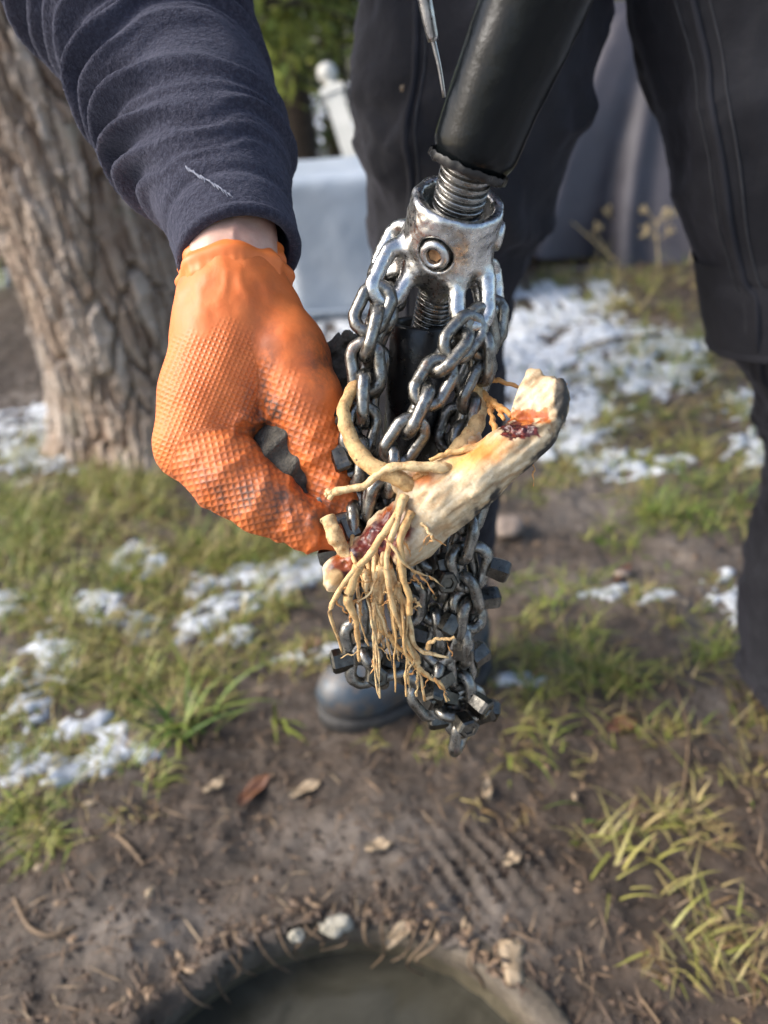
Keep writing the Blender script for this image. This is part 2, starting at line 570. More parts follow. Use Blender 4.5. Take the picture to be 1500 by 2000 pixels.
    MAT['rootlet'] = m.fin(c, .6, 0.0, m.bump(m.noise(520, 5, .75), .8, .0010), Subsurface_Weight=.06, Subsurface_Radius=(.003, .0018, .001), Subsurface_Scale=1.0)
    MAT['fibre'] = simple('orange_fibre', (.42, .17, .045), (.62, .32, .10), 300, .5)
    # cloth
    MAT['cloth'] = simple('grey_knit', (.055, .049, .038), (.135, .120, .095), 170, .95, 1.0, .0025, 480)
    m = NT('tarpaulin')
    c = m.mix(m.ramp(m.noise(3, 4), [(.3, 0), (.7, 1)]), (.045, .041, .050), (.072, .066, .079))
    MAT['tarp'] = m.fin(c, .62, 0.0, m.bump(m.noise(9, 4), .25, .02))
    m = NT('pale_cover')
    c = m.mix(m.ramp(m.noise(4, 5), [(.3, 0), (.7, 1)]), (.30, .345, .40), (.42, .465, .52))
    c = m.mix(m.ramp(m.noise(7, 5, .7), [(.64, 0), (.76, .35)]), c, (.30, .24, .16))
    MAT['cover'] = m.fin(c, .5, 0.0, m.bump(m.noise(6, 4), .3, .03))
    MAT['post'] = simple('weathered_white_paint', (.48, .47, .42), (.66, .64, .58), 12, .6, .3, .004)
    # tree
    m = NT('bark')
    n1 = m.noise(34, 7, .7, stretch=(1, 1, .28)); n2 = m.noise(9, 5, .6); gid = m.attr('plate').outputs['Fac']
    c = m.mix(m.ramp(n1, [(.3, 0), (.68, 1)]), (.16, .105, .07), (.38, .29, .215))
    c = m.mix(m.ramp(gid, [(.45, 0), (.95, .75)]), c, (.46, .385, .32))
    c = m.mix(m.ramp(gid, [(.05, .7), (.35, 0)]), c, (.17, .105, .07))
    c = m.mix(m.ramp(n2, [(.6, 0), (.75, .35)]), c, (.16, .17, .09))
    nb = m.bump(n1, .8, .006); nb = m.bump(m.noise(130, 5, .7, stretch=(1, 1, .4)), .5, .002, nb)
    MAT['bark'] = m.fin(c, .9, 0.0, nb)
    MAT['dark_bark'] = simple('dark_bark', (.035, .024, .018), (.085, .06, .042), 20, .9, .7, .01)
    m = NT('conifer_needles')
    c = m.mix(m.attr('tint').outputs['Fac'], (.04, .065, .015), (.30, .32, .055))
    MAT['needles'] = m.fin(c, .6, 0.0, None, Specular_IOR_Level=.3)
    # ground
    m = NT('mud')
    n1 = m.noise(5, 6, .6); n2 = m.noise(26, 7, .65); n3 = m.noise(120, 6, .7); n4 = m.noise(420, 4, .6)
    c = m.mix(m.ramp(n2, [(.32, 0), (.68, 1)]), (.028, .018, .011), (.095, .066, .046))
    pale = m.attr('pale').outputs['Fac']
    c = m.mix(m.math('MULTIPLY', pale, m.ramp(n2, [(.3, .35), (.65, 1)])), c, (.18, .15, .125))
    c = m.mix(m.ramp(n3, [(.64, 0), (.74, .6)]), c, (.26, .19, .12))
    c = m.mix(m.ramp(n3, [(.26, .7), (.36, 0)]), c, (.022, .016, .012))
    nb = m.bump(n2, .7, .02); nb = m.bump(n3, .8, .006, nb); nb = m.bump(n4, .4, .0015, nb)
    MAT['mud'] = m.fin(c, m.ramp(n1, [(.35, .30), (.65, .66)]), 0.0, nb, Specular_IOR_Level=.4)
    m = NT('snow')
    c = m.mix(m.ramp(m.noise(30, 6, .7), [(.45, 0), (.7, 1)]), (.54, .565, .60), (.25, .25, .245))
    c = m.mix(m.ramp(m.noise(85, 6, .75), [(.56, 0), (.68, .85)]), c, (.20, .18, .11))
    MAT['snow'] = m.fin(c, .7, 0.0, m.bump(m.noise(70, 6, .7), .7, .008), Subsurface_Weight=.15, Subsurface_Radius=(.01, .012, .015), Subsurface_Scale=1.0)
    m = NT('grass_blade')
    t = m.attr('tint').outputs['Fac']
    c = m.ramp(t, [(0, (.055, .10, .014)), (.35, (.135, .18, .028)), (.6, (.24, .225, .055)), (.8, (.34, .265, .115)), (1, (.16, .10, .048))])
    MAT['grass'] = m.fin(c, .5, 0.0, None, Specular_IOR_Level=.35, Transmission_Weight=0.0)
    MAT['stick'] = simple('brown_stick', (.07, .043, .025), (.19, .125, .07), 60, .7)
    MAT['straw'] = simple('dry_straw', (.33, .24, .11), (.55, .43, .23), 60, .7)
    m = NT('litter_bits')
    t = m.attr('tint').outputs['Fac']
    c = m.ramp(t, [(0, (.02, .014, .010)), (.5, (.085, .052, .032)), (.85, (.22, .14, .08)), (1, (.42, .33, .21))])
    MAT['litter'] = m.fin(c, .7)
    MAT['leaf_red'] = simple('wet_brown_leaf', (.09, .035, .02), (.19, .085, .04), 40, .45)
    MAT['chip'] = simple('pale_wood_chip', (.20, .14, .08), (.38, .29, .19), 90, .7)
    MAT['stone'] = simple('field_stone', (.17, .13, .105), (.30, .235, .19), 40, .75, .5, .004)
    MAT['lime'] = simple('pale_mortar', (.20, .18, .13), (.46, .43, .36), 50, .85, .7, .005)
    m = NT('wet_concrete')
    c = m.mix(m.ramp(m.noise(14, 6, .7), [(.3, 0), (.7, 1)]), (.045, .036, .020), (.12, .10, .062))
    c = m.mix(m.ramp(m.noise(40, 6, .7), [(.58, 0), (.7, .8)]), c, (.035, .028, .016))
    MAT['concrete'] = m.fin(c, m.ramp(m.noise(25, 4), [(.3, .3), (.7, .75)]), 0.0, m.bump(m.noise(60, 6), .6, .004))
    MAT['rimstone'] = simple('muddy_rim', (.045, .034, .023), (.15, .12, .085), 35, .7, .6, .004)
    m = NT('murky_water')
    c = m.mix(m.ramp(m.noise(12, 5, .6, dist=1.2), [(.35, 0), (.7, 1)]), (.035, .033, .024), (.065, .060, .045))
    MAT['water'] = m.fin(c, .16, 0.0, m.bump(m.noise(16, 3), .12, .004), Specular_IOR_Level=.45)
    MAT['hair'] = simple('brown_hair', (.03, .02, .013), (.07, .045, .03), 90, .6)
    MAT['eye'] = simple('eye', (.7, .7, .7), (.8, .8, .8), 10, .2)
build_materials()

# ================================================================== THE SETTING
# manhole circle through three points of its rim
def circ3(a, b, c):
    A = np.array([[b[0] - a[0], b[1] - a[1]], [c[0] - a[0], c[1] - a[1]]]) * 2
    r = np.array([b[0] ** 2 - a[0] ** 2 + b[1] ** 2 - a[1] ** 2, c[0] ** 2 - a[0] ** 2 + c[1] ** 2 - a[1] ** 2])
    o = np.linalg.solve(A, r)
    return o, math.hypot(*(o - a[:2]))
MH, MR = circ3(ground_pt(315, 1960), ground_pt(680, 1800), ground_pt(1020, 1960))

SNOW = [(60, 865, 95, 55, 1.2), (275, 1105, 40, 26, 1.1), (200, 1195, 55, 34, .9), (275, 1225, 52, 30, .9), (105, 1290, 42, 60, 1.),
        (15, 1195, 60, 28, 1.), (465, 1165, 105, 38, 1.05), (420, 1225, 80, 36, 1.), (545, 1125, 85, 30, .95), (610, 1085, 45, 22, .8),
        (60, 1390, 60, 50, .8), (25, 1340, 50, 40, .9), (70, 1512, 95, 30, 1.), (215, 1485, 80, 30, 1.05), (20, 1480, 40, 30, .9),
        (170, 1420, 70, 30, .7), (650, 655, 80, 40, 1.), (1070, 615, 110, 50, 1.1), (1150, 700, 150, 56, 1.25), (1040, 690, 75, 75, 1.1),
        (1265, 735, 95, 36, 1.1), (1090, 800, 120, 46, 1.0), (1170, 590, 55, 38, 1.), (1250, 905, 90, 26, .9), (1180, 905, 60, 24, .9),
        (1450, 780, 60, 30, .8), (1465, 880, 50, 30, .9), (1100, 860, 90, 28, .8), (1330, 690, 60, 26, .9), (1010, 1330, 60, 16, .75),
        (1430, 1150, 60, 60, .55), (1230, 1160, 90, 20, .6), (620, 1280, 70, 18, .6)]
PALE = [(1150, 980, 170, 70), (1100, 1130, 130, 50), (1330, 1080, 90, 60), (1420, 1200, 90, 110), (1050, 1320, 120, 30), (930, 1800, 120, 120),
        (300, 1830, 200, 80), (700, 1650, 200, 70), (330, 1350, 90, 50), (1420, 1400, 90, 70)]
GRASS = [  # px, py, sx, sy, clumps, length, tint centre
    (110, 960, 130, 50, 210, .10, .42), (60, 1060, 120, 60, 170, .11, .42), (280, 1000, 110, 60, 150, .10, .55), (420, 1060, 110, 40, 120, .09, .50),
    (160, 1140, 130, 36, 110, .08, .45), (560, 1080, 70, 30, 40, .06, .4), (330, 1140, 60, 30, 40, .07, .6), (230, 1300, 120, 40, 110, .09, .5),
    (330, 1290, 80, 40, 60, .08, .62), (60, 1330, 60, 30, 30, .06, .4), (470, 1290, 80, 50, 40, .06, .5), (30, 1610, 50, 35, 40, .06, .5),
    (610, 1180, 60, 50, 40, .06, .5), (430, 1370, 90, 40, 40, .05, .55), (130, 880, 90, 18, 60, .12, .35), (240, 900, 60, 16, 60, .14, .7),
    (1290, 560, 90, 36, 120, .16, .6), (1230, 600, 80, 30, 60, .10, .5), (1340, 640, 80, 40, 80, .12, .45), (1320, 800, 90, 50, 110, .12, .40),
    (1430, 720, 60, 50, 60, .12, .40), (1200, 650, 60, 24, 30, .08, .5), (1370, 940, 90, 50, 90, .09, .30), (1450, 950, 50, 60, 50, .09, .35),
    (1180, 780, 60, 16, 26, .07, .35), (1090, 930, 50, 14, 22, .06, .45), (1330, 1000, 60, 24, 40, .07, .25), (1210, 1040, 60, 20, 30, .06, .25),
    (1030, 1160, 60, 40, 45, .06, .35), (1110, 1310, 130, 40, 90, .07, .42), (1010, 1230, 60, 40, 40, .06, .35), (1250, 1290, 110, 50, 80, .07, .5),
    (1410, 1290, 50, 40, 35, .06, .3), (1180, 1420, 120, 50, 70, .07, .6), (1060, 1390, 60, 30, 24, .06, .5), (1370, 1480, 90, 50, 30, .06, .6),
    (1330, 830, 60, 30, 40, .10, .75), (1040, 570, 60, 14, 30, .06, .35), (1120, 560, 80, 14, 40, .08, .4), (1240, 1130, 40, 20, 14, .05, .35),
    (1300, 1600, 120, 60, 50, .045, .75), (1380, 1850, 90, 60, 50, .045, .75), (1250, 1720, 110, 60, 40, .04, .8), (1150, 1560, 110, 40, 30, .04, .75), (200, 1560, 160, 40, 26, .035, .8), (900, 1470, 90, 40, 14, .05, .5), (620, 600, 50, 20, 20, .06, .4),
    (1030, 950, 40, 16, 14, .05, .4), (1290, 930, 70, 30, 30, .06, .5)]

def in_view(W):
    px, py, d = to_px(W)
    return px, py, np.where(d > .15, 1.0, 0.0)

def blob_field(W, blobs):
    px, py, ok = in_view(W)
    r = np.zeros(len(W))
    for b in blobs:
        w = b[4] if len(b) > 4 else 1.0
        r = np.maximum(r, w * np.exp(-(((px - b[0]) / b[2]) ** 2 + ((py - b[1]) / b[3]) ** 2)))
    return r * ok

def ground_h(x, y):
    p = np.stack([x, y, np.zeros_like(x)], -1)
    h = .016 * fbm(p * 5.0, 4, 3) + .014 * fbm(p * 15, 4, 8) + .008 * np.abs(fbm(p * 44, 3, 12))
    far = np.clip((np.hypot(x, y - .9) - 1.5) / 4, 0, 1)
    h = h + far * .06 * fbm(p * .6, 2, 30)
    rad = np.hypot(x - MH[0], y - MH[1]) - MR
    side = np.clip(-(x - MH[0]) / MR, -1, 1)
    near = np.exp(-np.clip(rad, 0, 9) / .045)
    h = h * (1 - .6 * near) + near * (.004 + .012 * side + .012 * fbm(p * 26, 3, 41))
    h = h - .016 * sstep(.000, -.016, rad)
    # worn boot-tread ridges pressed into the mud by the hole
    t = ground_pt(945, 1690)
    u, v = (x - t[0]), (y - t[1])
    g = np.exp(-((u / .075) ** 2 + (v / .055) ** 2))
    h = h + g * .007 * np.sign(np.sin((u * .9 + v * .45) * 300)) * np.clip(1 + fbm(p * 60, 2, 5), 0, 1)
    return h

NG = 560
def warp(t):
    s = np.abs(t)
    return np.sign(t) * (1.75 * s + 70 * np.clip((s - .78) / .22, 0, 1) ** 5)
_t = np.linspace(-1, 1, NG)
GX, GY = np.meshgrid(warp(_t), 1.15 + warp(_t), indexing='ij')
gx, gy = GX.ravel(), GY.ravel()
gz = ground_h(gx, gy)
GW = np.stack([gx, gy, gz], 1)
ii, jj = np.meshgrid(np.arange(NG - 1), np.arange(NG - 1), indexing='ij')
GF = np.stack([ii * NG + jj, (ii + 1) * NG + jj, (ii + 1) * NG + jj + 1, ii * NG + jj + 1], -1).reshape(-1, 4)
cen = GW[GF].mean(1)
lipin = -.004 + .008 * np.clip((cen[:, 0] - MH[0]) / MR, -.6, 1) + .012 * fbm(cen * np.array([20, 20, 0]), 4, 77)
keep = np.hypot(cen[:, 0] - MH[0], cen[:, 1] - MH[1]) > MR + lipin
ground = obj('ground', GW, GF[keep], MAT['mud'])
tag(ground, 'brown muddy ground with bare trodden earth', None, None, 'structure')
flat = GW * np.array([1, 1, 0])
pale_v = np.clip(blob_field(flat, PALE) * 1.0 + .25 * fbm(flat * 3, 3, 55), 0, 1)

# snow: thin melted patches lying on the ground
sm = blob_field(flat, SNOW)
px, py, ok = in_view(flat)
outside = (px < -80) | (px > 1580) | (ok == 0) | (np.hypot(gx, gy) > 4.5)
ca, sa = math.cos(.5), math.sin(.5)
fr = np.stack([(gx * ca + gy * sa) * .55, -gx * sa + gy * ca, gx * 0], 1)
nz = fbm(fr * 18, 4, 21) * .8 + fbm(fr * 62, 3, 22) * 1.0
sm = sm * np.where((px > 940) & (py < 880), 1 - .55 * np.clip(.15 + 1.6 * fbm(fr * 9, 3, 71), 0, 1), 1.0)
sm = np.where(outside, .35 + .5 * fbm(flat * 1.3, 3, 24), sm)
sm = sm * (1 + 1.7 * nz) + .14 * nz - .31
sm = np.where(np.hypot(gx - MH[0], gy - MH[1]) < MR + .25, -1, sm)
attr(ground, 'pale', np.clip(np.maximum(pale_v, .95 * sstep(-.30, -.02, sm)), 0, 1))
sf = GF[(sm[GF] > -.05).any(1) & keep]
used, inv = np.unique(sf, return_inverse=True)
sv = GW[used].copy()
q = sm[used]
sv[:, 2] += np.where(q > 0, .003 + .009 * np.clip(q, 0, .8) ** .7 * .8 + .003 * fbm(sv * 60, 2, 3), -.012)
snow = obj('snow', sv, inv.reshape(-1, 4), MAT['snow'])
tag(snow, 'thin patches of melting snow lying between the grass', None, None, 'stuff')

# grass
def blades(base, length, width, lean, az, tint, bend, nseg=4):
    n = len(base)
    t = np.linspace(0, 1, nseg + 1)
    d = np.stack([np.cos(az), np.sin(az), np.zeros(n)], 1)
    sdir = np.stack([-np.sin(az), np.cos(az), np.zeros(n)], 1)
    ang = lean[:, None] + bend[:, None] * t[None, :]
    ds = length[:, None] / nseg
    hx = np.cumsum(np.sin(ang) * ds, 1) - np.sin(ang[:, :1]) * ds
    hz = np.cumsum(np.cos(ang) * ds, 1) - np.cos(ang[:, :1]) * ds
    c = base[:, None, :] + d[:, None, :] * hx[..., None] + np.array([0, 0, 1.0]) * np.maximum(hz, .002 - base[:, None, 2] * 0)[..., None]
    w = width[:, None] * (1 - t[None, :] ** 1.6 * .93) * .5
    L = c - sdir[:, None, :] * w[..., None]
    Rr = c + sdir[:, None, :] * w[..., None]
    L[..., 2] += .15 * w
    Rr[..., 2] += .15 * w
    V = np.stack([L, Rr], 2).reshape(n, -1, 3)
    k = 2 * (nseg + 1)
    f = np.array([[2 * s, 2 * s + 1, 2 * s + 3, 2 * s + 2] for s in range(nseg)])
    F = (np.arange(n)[:, None, None] * k + f[None]).reshape(-1, 4)
    T = np.repeat(tint, k)
    return V.reshape(-1, 3), F, T

def make_grass():
    B, Ln, Wd, Le, Az, Ti, Be = [], [], [], [], [], [], []
    def clump(x, y, ln, tc):
        nb = rng.integers(7, 15)
        a0 = rng.uniform(0, 2 * math.pi); t0 = rng.normal(0, .13)
        for _ in range(nb):
            B.append((x + rng.normal(0, .012), y + rng.normal(0, .012)))
            Ln.append(ln * rng.uniform(.35, 1.1)); Wd.append(rng.uniform(.0018, .0042))
            Le.append(abs(rng.normal(.75, .4))); Az.append(a0 + rng.normal(0, 1.1)); Be.append(rng.uniform(.3, 1.9))
            Ti.append(np.clip(tc + .11 + t0 + rng.normal(0, .17), 0, 1))
    for (bx, by, sx, sy, n, ln, tc) in GRASS + [(q_[0], q_[1], q_[2] * .9, q_[3] * .9, 34, .055 if q_[1] > 900 else .08, .5) for q_ in SNOW]:
        cs = [(bx + rng.normal(0, sx * .95), by + rng.normal(0, sy * .95)) for _ in range(max(3, int(n * .085)))]
        for _ in range(int(n * .62)):
            cc = cs[rng.integers(0, len(cs))]
            g = ground_pt(cc[0] + rng.normal(0, 15 + sx * .10), cc[1] + rng.normal(0, 7 + sy * .10))
            if bx > 900 and rng.random() < (.52 if by > 1100 else .28): continue
            if math.hypot(g[0] - MH[0], g[1] - MH[1]) < MR + .05: continue
            clump(g[0], g[1], ln, tc)
    for _ in range(1500):      # beyond the picture's edges and far behind
        x, y = rng.uniform(-4, 5), rng.uniform(-1.2, 7.5)
        pxx, pyy, d = to_px(np.array([[x, y, 0.]]))
        if d[0] > .1 and -60 < pxx[0] < 1560 and 560 < pyy[0] < 2100: continue
        if math.hypot(x - MH[0], y - MH[1]) < MR + .12: continue
        clump(x, y, .10, .45)
    B = np.array(B)
    z = ground_h(B[:, 0], B[:, 1]) - .003
    return blades(np.column_stack([B, z]), np.array(Ln), np.array(Wd), np.array(Le), np.array(Az), np.array(Ti), np.array(Be))
v, f, t = make_grass()
grass = obj('grass', v, f, MAT['grass'])
attr(grass, 'tint', t)
tag(grass, 'flattened wet green and straw coloured grass growing through the mud', None, None, 'stuff')

def grass_tuft(px, py, n, ln, wd, label, tint, spread, az0=None, azs=3.0):
    g = ground_pt(px, py)
    g[2] = ground_h(np.array([g[0]]), np.array([g[1]]))[0]
    base = g + np.column_stack([rng.normal(0, spread, n), rng.normal(0, spread, n), np.full(n, -.004)])
    az = (rng.uniform(0, 2 * math.pi, n) if az0 is None else az0 + rng.normal(0, azs, n))
    v, f, t = blades(base, ln * rng.uniform(.55, 1.2, n), wd * rng.uniform(.6, 1.2, n), np.abs(rng.normal(.5, .3, n)), az,
                     np.clip(tint + rng.normal(0, .13, n), 0, 1), rng.uniform(.5, 1.5, n), 6)
    o = obj('grass_tuft', v, f, MAT['grass'], org=g)
    attr(o, 'tint', t)
    tag(o, label, 'grass tuft', 'broad grass tufts')
grass_tuft(375, 1425, 26, .13, .009, 'bright green broad bladed grass tuft left of the rubber boot', .26, .02)
grass_tuft(545, 1400, 5, .12, .008, 'few curved green blades between the bright tuft and the boot', .34, .008, -1.2, .4)
grass_tuft(1200, 1640, 24, .075, .0045, 'green and straw tuft on the mud right of the manhole', .64, .03)
grass_tuft(1330, 1740, 18, .07, .004, 'sparse tuft of limp grass at the right edge above the manhole', .66, .02)
grass_tuft(1400, 1880, 22, .065, .004, 'straggly yellow grass tuft in the bottom right corner', .7, .02)
grass_tuft(1000, 1460, 6, .10, .005, 'thin single blades of grass below the hanging chain', .45, .012, -1.0, .6)
grass_tuft(40, 1590, 14, .07, .005, 'small olive grass tuft at the left edge of the mud', .5, .02)

# crumbs, needles and twigs on the mud
def make_litter():
    rows = []
    def add(x, y, L, W, az, tint, zz=0.0):
        rows.append((x, y, L, W, az, tint, zz, rng.uniform(-.25, .25), rng.uniform(-.4, .4)))
    for _ in range(4200):
        pxx, pyy = rng.uniform(-60, 1560), rng.uniform(900, 2040)
        g = ground_pt(pxx, pyy)
        if math.hypot(g[0] - MH[0], g[1] - MH[1]) < MR + .006: continue
        r = rng.random()
        if r < .70: add(g[0], g[1], rng.uniform(.002, .006), rng.uniform(.0015, .004), rng.uniform(0, 6.28), rng.beta(1.1, 2.2))
        elif r < .975: add(g[0], g[1], rng.uniform(.008, .028), rng.uniform(.0006, .0014), rng.uniform(0, 6.28), rng.uniform(.3, .95), .002)
        else: add(g[0], g[1], rng.uniform(.005, .011), rng.uniform(.0025, .006), rng.uniform(0, 6.28), rng.uniform(.4, 1), .002)
    for _ in range(420):   # crumbs and root fibres along the hole's edge
        a = rng.uniform(0, 6.283); r = MR + abs(rng.normal(.008, .02))
        add(MH[0] + r * math.cos(a), MH[1] + r * math.sin(a), rng.uniform(.003, .012), rng.uniform(.002, .005), rng.uniform(0, 6.28), rng.uniform(0, .9), .004)
    A = np.array(rows)
    z = ground_h(A[:, 0], A[:, 1]) + .002 + A[:, 6]
    c = np.column_stack([A[:, :2], z])
    d = np.column_stack([np.cos(A[:, 4]), np.sin(A[:, 4]), A[:, 7]]) * A[:, 2:3]
    s = np.column_stack([-np.sin(A[:, 4]), np.cos(A[:, 4]), A[:, 8]]) * A[:, 3:4]
    up = np.column_stack([A[:, 3] * 0, A[:, 3] * 0, A[:, 3] * .5])
    V = np.stack([c - d, c - s, c + d, c + s, c + up, c - up], 1).reshape(-1, 3)
    f = np.array([(0, 1, 4), (1, 2, 4), (2, 3, 4), (3, 0, 4), (1, 0, 5), (2, 1, 5), (3, 2, 5), (0, 3, 5)])
    F = (np.arange(len(A))[:, None, None] * 6 + f[None]).reshape(-1, 3)
    return V, F, np.repeat(A[:, 5], 6)
v, f, t = make_litter()
lit = obj('ground_litter', v, f, MAT['litter'], smooth=False)
attr(lit, 'tint', t)
tag(lit, 'soil crumbs, pine needles and bits of twig scattered on the mud', None, None, 'stuff')

# manhole
mz = np.array([MH[0], MH[1], 0.0])
mh = empty('manhole', mz, 'round open manhole with wet earthy rim at the bottom edge', 'manhole')
v, F4 = lathe([(-.50, MR - .004), (-.30, MR - .003), (-.14, MR - .002), (-.05, MR), (-.028, MR + .002)], mz, (0, 0, 1), 120)
v = v + .004 * fbm(v * 25, 3, 2)[:, None] * np.array([1, 1, 0])
obj('shaft_wall', v, F4, MAT['concrete'], mh)
v, F4 = lathe([(-.10, MR + .032), (.000, MR + .030), (.006, MR + .024), (.006, MR + .006), (.001, MR - .002), (-.026, MR - .001)], mz, (0, 0, 1), 120)
v = v + np.array([0, 0, 1]) * (.004 * fbm(v * 30, 3, 4) - .016 + .013 * np.clip((v[:, 0] - MH[0]) / MR, -1, 1))[:, None]
obj('rim_ring', v, F4, MAT['rimstone'], mh)
v, F4 = lathe([(0, .0001), (0, MR * .5), (0, MR + .01)], mz + np.array([0, 0, -.062]), (0, 0, 1), 64)
for k in range(22):
    a_ = math.pi * (.30 + .62 * k / 21) + rng.normal(0, .04); r_ = MR - .004
    e0 = np.array([MH[0] + (MR + .02) * math.cos(a_), MH[1] + (MR + .02) * math.sin(a_), .004])
    e1 = np.array([MH[0] + r_ * math.cos(a_), MH[1] + r_ * math.sin(a_), .002]); ln = rng.uniform(.015, .055)
    e2 = e1 + np.array([rng.normal(0, .012) - .012 * math.cos(a_), -.012 * math.sin(a_), -ln * .6]); e3 = e2 + np.array([rng.normal(0, .014), 0, -ln * .5])
    vv, ff = tube([[*e0, .0016], [*e1, .0018], [*e2, .0014], [*e3, .0006]], 16, 6)
    obj('root_fibre', vv, ff, MAT['stick'], mh)
v, F4 = lathe([(0, .0001), (0, MR * .5), (0, MR + .01)], mz + np.array([0, 0, -.062]), (0, 0, 1), 64)
wat = obj('water', v, F4, MAT['water'], org=mz + np.array([0, 0, -.062]))
tag(wat, 'murky olive brown water standing in the manhole', None, None, 'structure')

def lump(name, c, r, mat, label, cat, group=None, sq=(1, 1, .6), seed=0, rough=.25):
    c = np.asarray(c, float)
    fn = lambda p: sd_ell(p, c, np.array(sq) * r) + rough * r * fbm((p - c) / r * 1.3 + seed * 9, 3, seed)
    m_ = r * 1.7
    v, f = surf_nets(fn, c - m_, c + m_, r / 9)
    o = obj(name, v, f, mat, org=c - np.array([0, 0, r * sq[2]]))
    tag(o, label, cat, group)
    return o
def gp(px, py, dz=0.0):
    g = ground_pt(px, py)
    g[2] = ground_h(np.array([g[0]]), np.array([g[1]]))[0] + dz
    return g
lump('stone', gp(990, 1045, .012), .034, MAT['stone'], 'rounded reddish brown stone on the mud right of the chain', 'stone', seed=3)
lump('stone', gp(1215, 1120, .004), .014, MAT['stone'], 'small brown stone on the sandy mud at the right', 'stone', seed=8)
lump('mortar_lump', gp(655, 1805, .000), .018, MAT['lime'], 'pale mortar lump on the far rim of the manhole', 'mortar', 'mortar crumbs on the manhole rim', (1.4, .7, .5), 2, .4)
lump('mortar_lump', gp(578, 1828, .004), .009, MAT['lime'], 'tiny white mortar crumb left of the larger rim lump', 'mortar', 'mortar crumbs on the manhole rim', (1, 1, .7), 4, .4)
lump('mortar_lump', gp(1000, 1880, -.002), .022, MAT['chip'], 'yellowish mortar lump right of the manhole opening', 'mortar', 'mortar crumbs on the manhole rim', (.8, 1.3, .4), 6, .5)

def leaf(px, py, L, W, az, mat, label, name='fallen_leaf', cat='leaf', grp='fallen leaves and chips on the mud', curl=.25, thick=.0008):
    g = gp(px, py, .006)
    n, m = 10, 5
    V = []
    for s in (1, -1):
        for i in range(n):
            t = i / (n - 1)
            w = W * (math.sin(math.pi * min(1, .06 + t * .94)) ** .7) * .5 + .0005
            for j in range(m):
                q = (j / (m - 1) - .5) * 2
                V.append(g + np.array([(t - .5) * L, q * w, curl * W * q * q + curl * .5 * L * (t - .5) ** 2 + s * thick * .5 + .003 * math.sin(9 * t + q * 2)]) )
    V = np.array(V)
    R = np.array([[math.cos(az), -math.sin(az), 0], [math.sin(az), math.cos(az), 0], [0, 0, 1]])
    V = (V - g) @ R.T + g
    F = []
    N = n * m
    for i in range(n - 1):
        for j in range(m - 1):
            a = i * m + j
            F.append((a, a + m, a + m + 1, a + 1)); F.append((N + a, N + a + 1, N + a + m + 1, N + a + m))
    for i in range(n - 1):
        a = i * m; F.append((a, N + a, N + a + m, a + m)); a += m - 1; F.append((a, a + m, N + a + m, N + a))
    o = obj(name, V, F, mat, org=g)
    tag(o, label, cat, grp)
    return o
leaf(497, 1540, .06, .022, .9, MAT['leaf_red'], 'curled brown leaf below the bright grass tuft')
leaf(597, 1540, .048, .016, .45, MAT['chip'], 'tan leaf on the mud just below left of the boot')
leaf(1215, 1120, .07, .015, .8, MAT['leaf_red'], 'reddish brown leaf strip on the sandy mud at right')
leaf(1215, 1425, .045, .025, .2, MAT['leaf_red'], 'pinkish brown leaf lying right of the hanging chain')
leaf(610, 1275, .05, .026, 1.2, MAT['leaf_red'], 'russet leaf just above left of the rubber boot')
leaf(740, 1662, .034, .014, .15, MAT['chip'], 'pale oval wood chip on the mud above the manhole', 'wood_chip', 'wood chip', thick=.003)
leaf(782, 1825, .042, .016, .7, MAT['chip'], 'pale splinter of wood leaning on the manhole rim', 'wood_chip', 'wood chip', thick=.004)
leaf(952, 1548, .034, .012, 1.4, MAT['chip'], 'small upright pale chip in the dark mud under the chain', 'wood_chip', 'wood chip', thick=.003)
leaf(420, 1545, .03, .012, .4, MAT['chip'], 'tan chip beside the curled brown leaf', 'wood_chip', 'wood chip', thick=.003)
leaf(1000, 1690, .022, .014, .3, MAT['chip'], 'little cream chip near the boot tread print', 'wood_chip', 'wood chip', thick=.003)
leaf(900, 1415, .02, .012, .3, MAT['chip'], 'tiny cream crumb on the mud below the lowest link', 'wood_chip', 'wood chip', thick=.003)

def twig(pts, r, label, mat='litter2'):
    P = [list(gp(a, b, c)) + [r * k] for (a, b, c, k) in pts]
    v, f = tube(P, 24, 6, (0, .2, 1))
    tag(obj('twig', v, f, MAT['stick'], org=P[0][:3]), label, 'twig', 'dry twigs on the ground')
twig([(30, 1760, .004, .8), (70, 1830, .008, 1), (110, 1842, .006, 1), (155, 1820, .004, .6)], .0028, 'curved dry twig on the mud at the lower left')
twig([(230, 1640, .004, .8), (260, 1670, .006, 1), (285, 1700, .004, .7)], .003, 'short broken twig on the mud at the left')
twig([(820, 1400, .004, .7), (790, 1470, .008, 1)], .0025, 'thin dry stalk beside the rubber boot')
twig([(1110, 700, .01, .6), (1190, 680, .02, 1), (1290, 665, .01, .8)], .006, 'dark thin branch lying on the snow behind the root')
twig([(1250, 1940, .004, .8), (1290, 2000, .004, 1)], .002, 'tan straw lying at the bottom right of the manhole')
twig([(1310, 1340, .01, .6), (1340, 1450, .01, 1), (1330, 1580, .006, .8)], .0022, 'long thin dry stalk on the mud at the right')

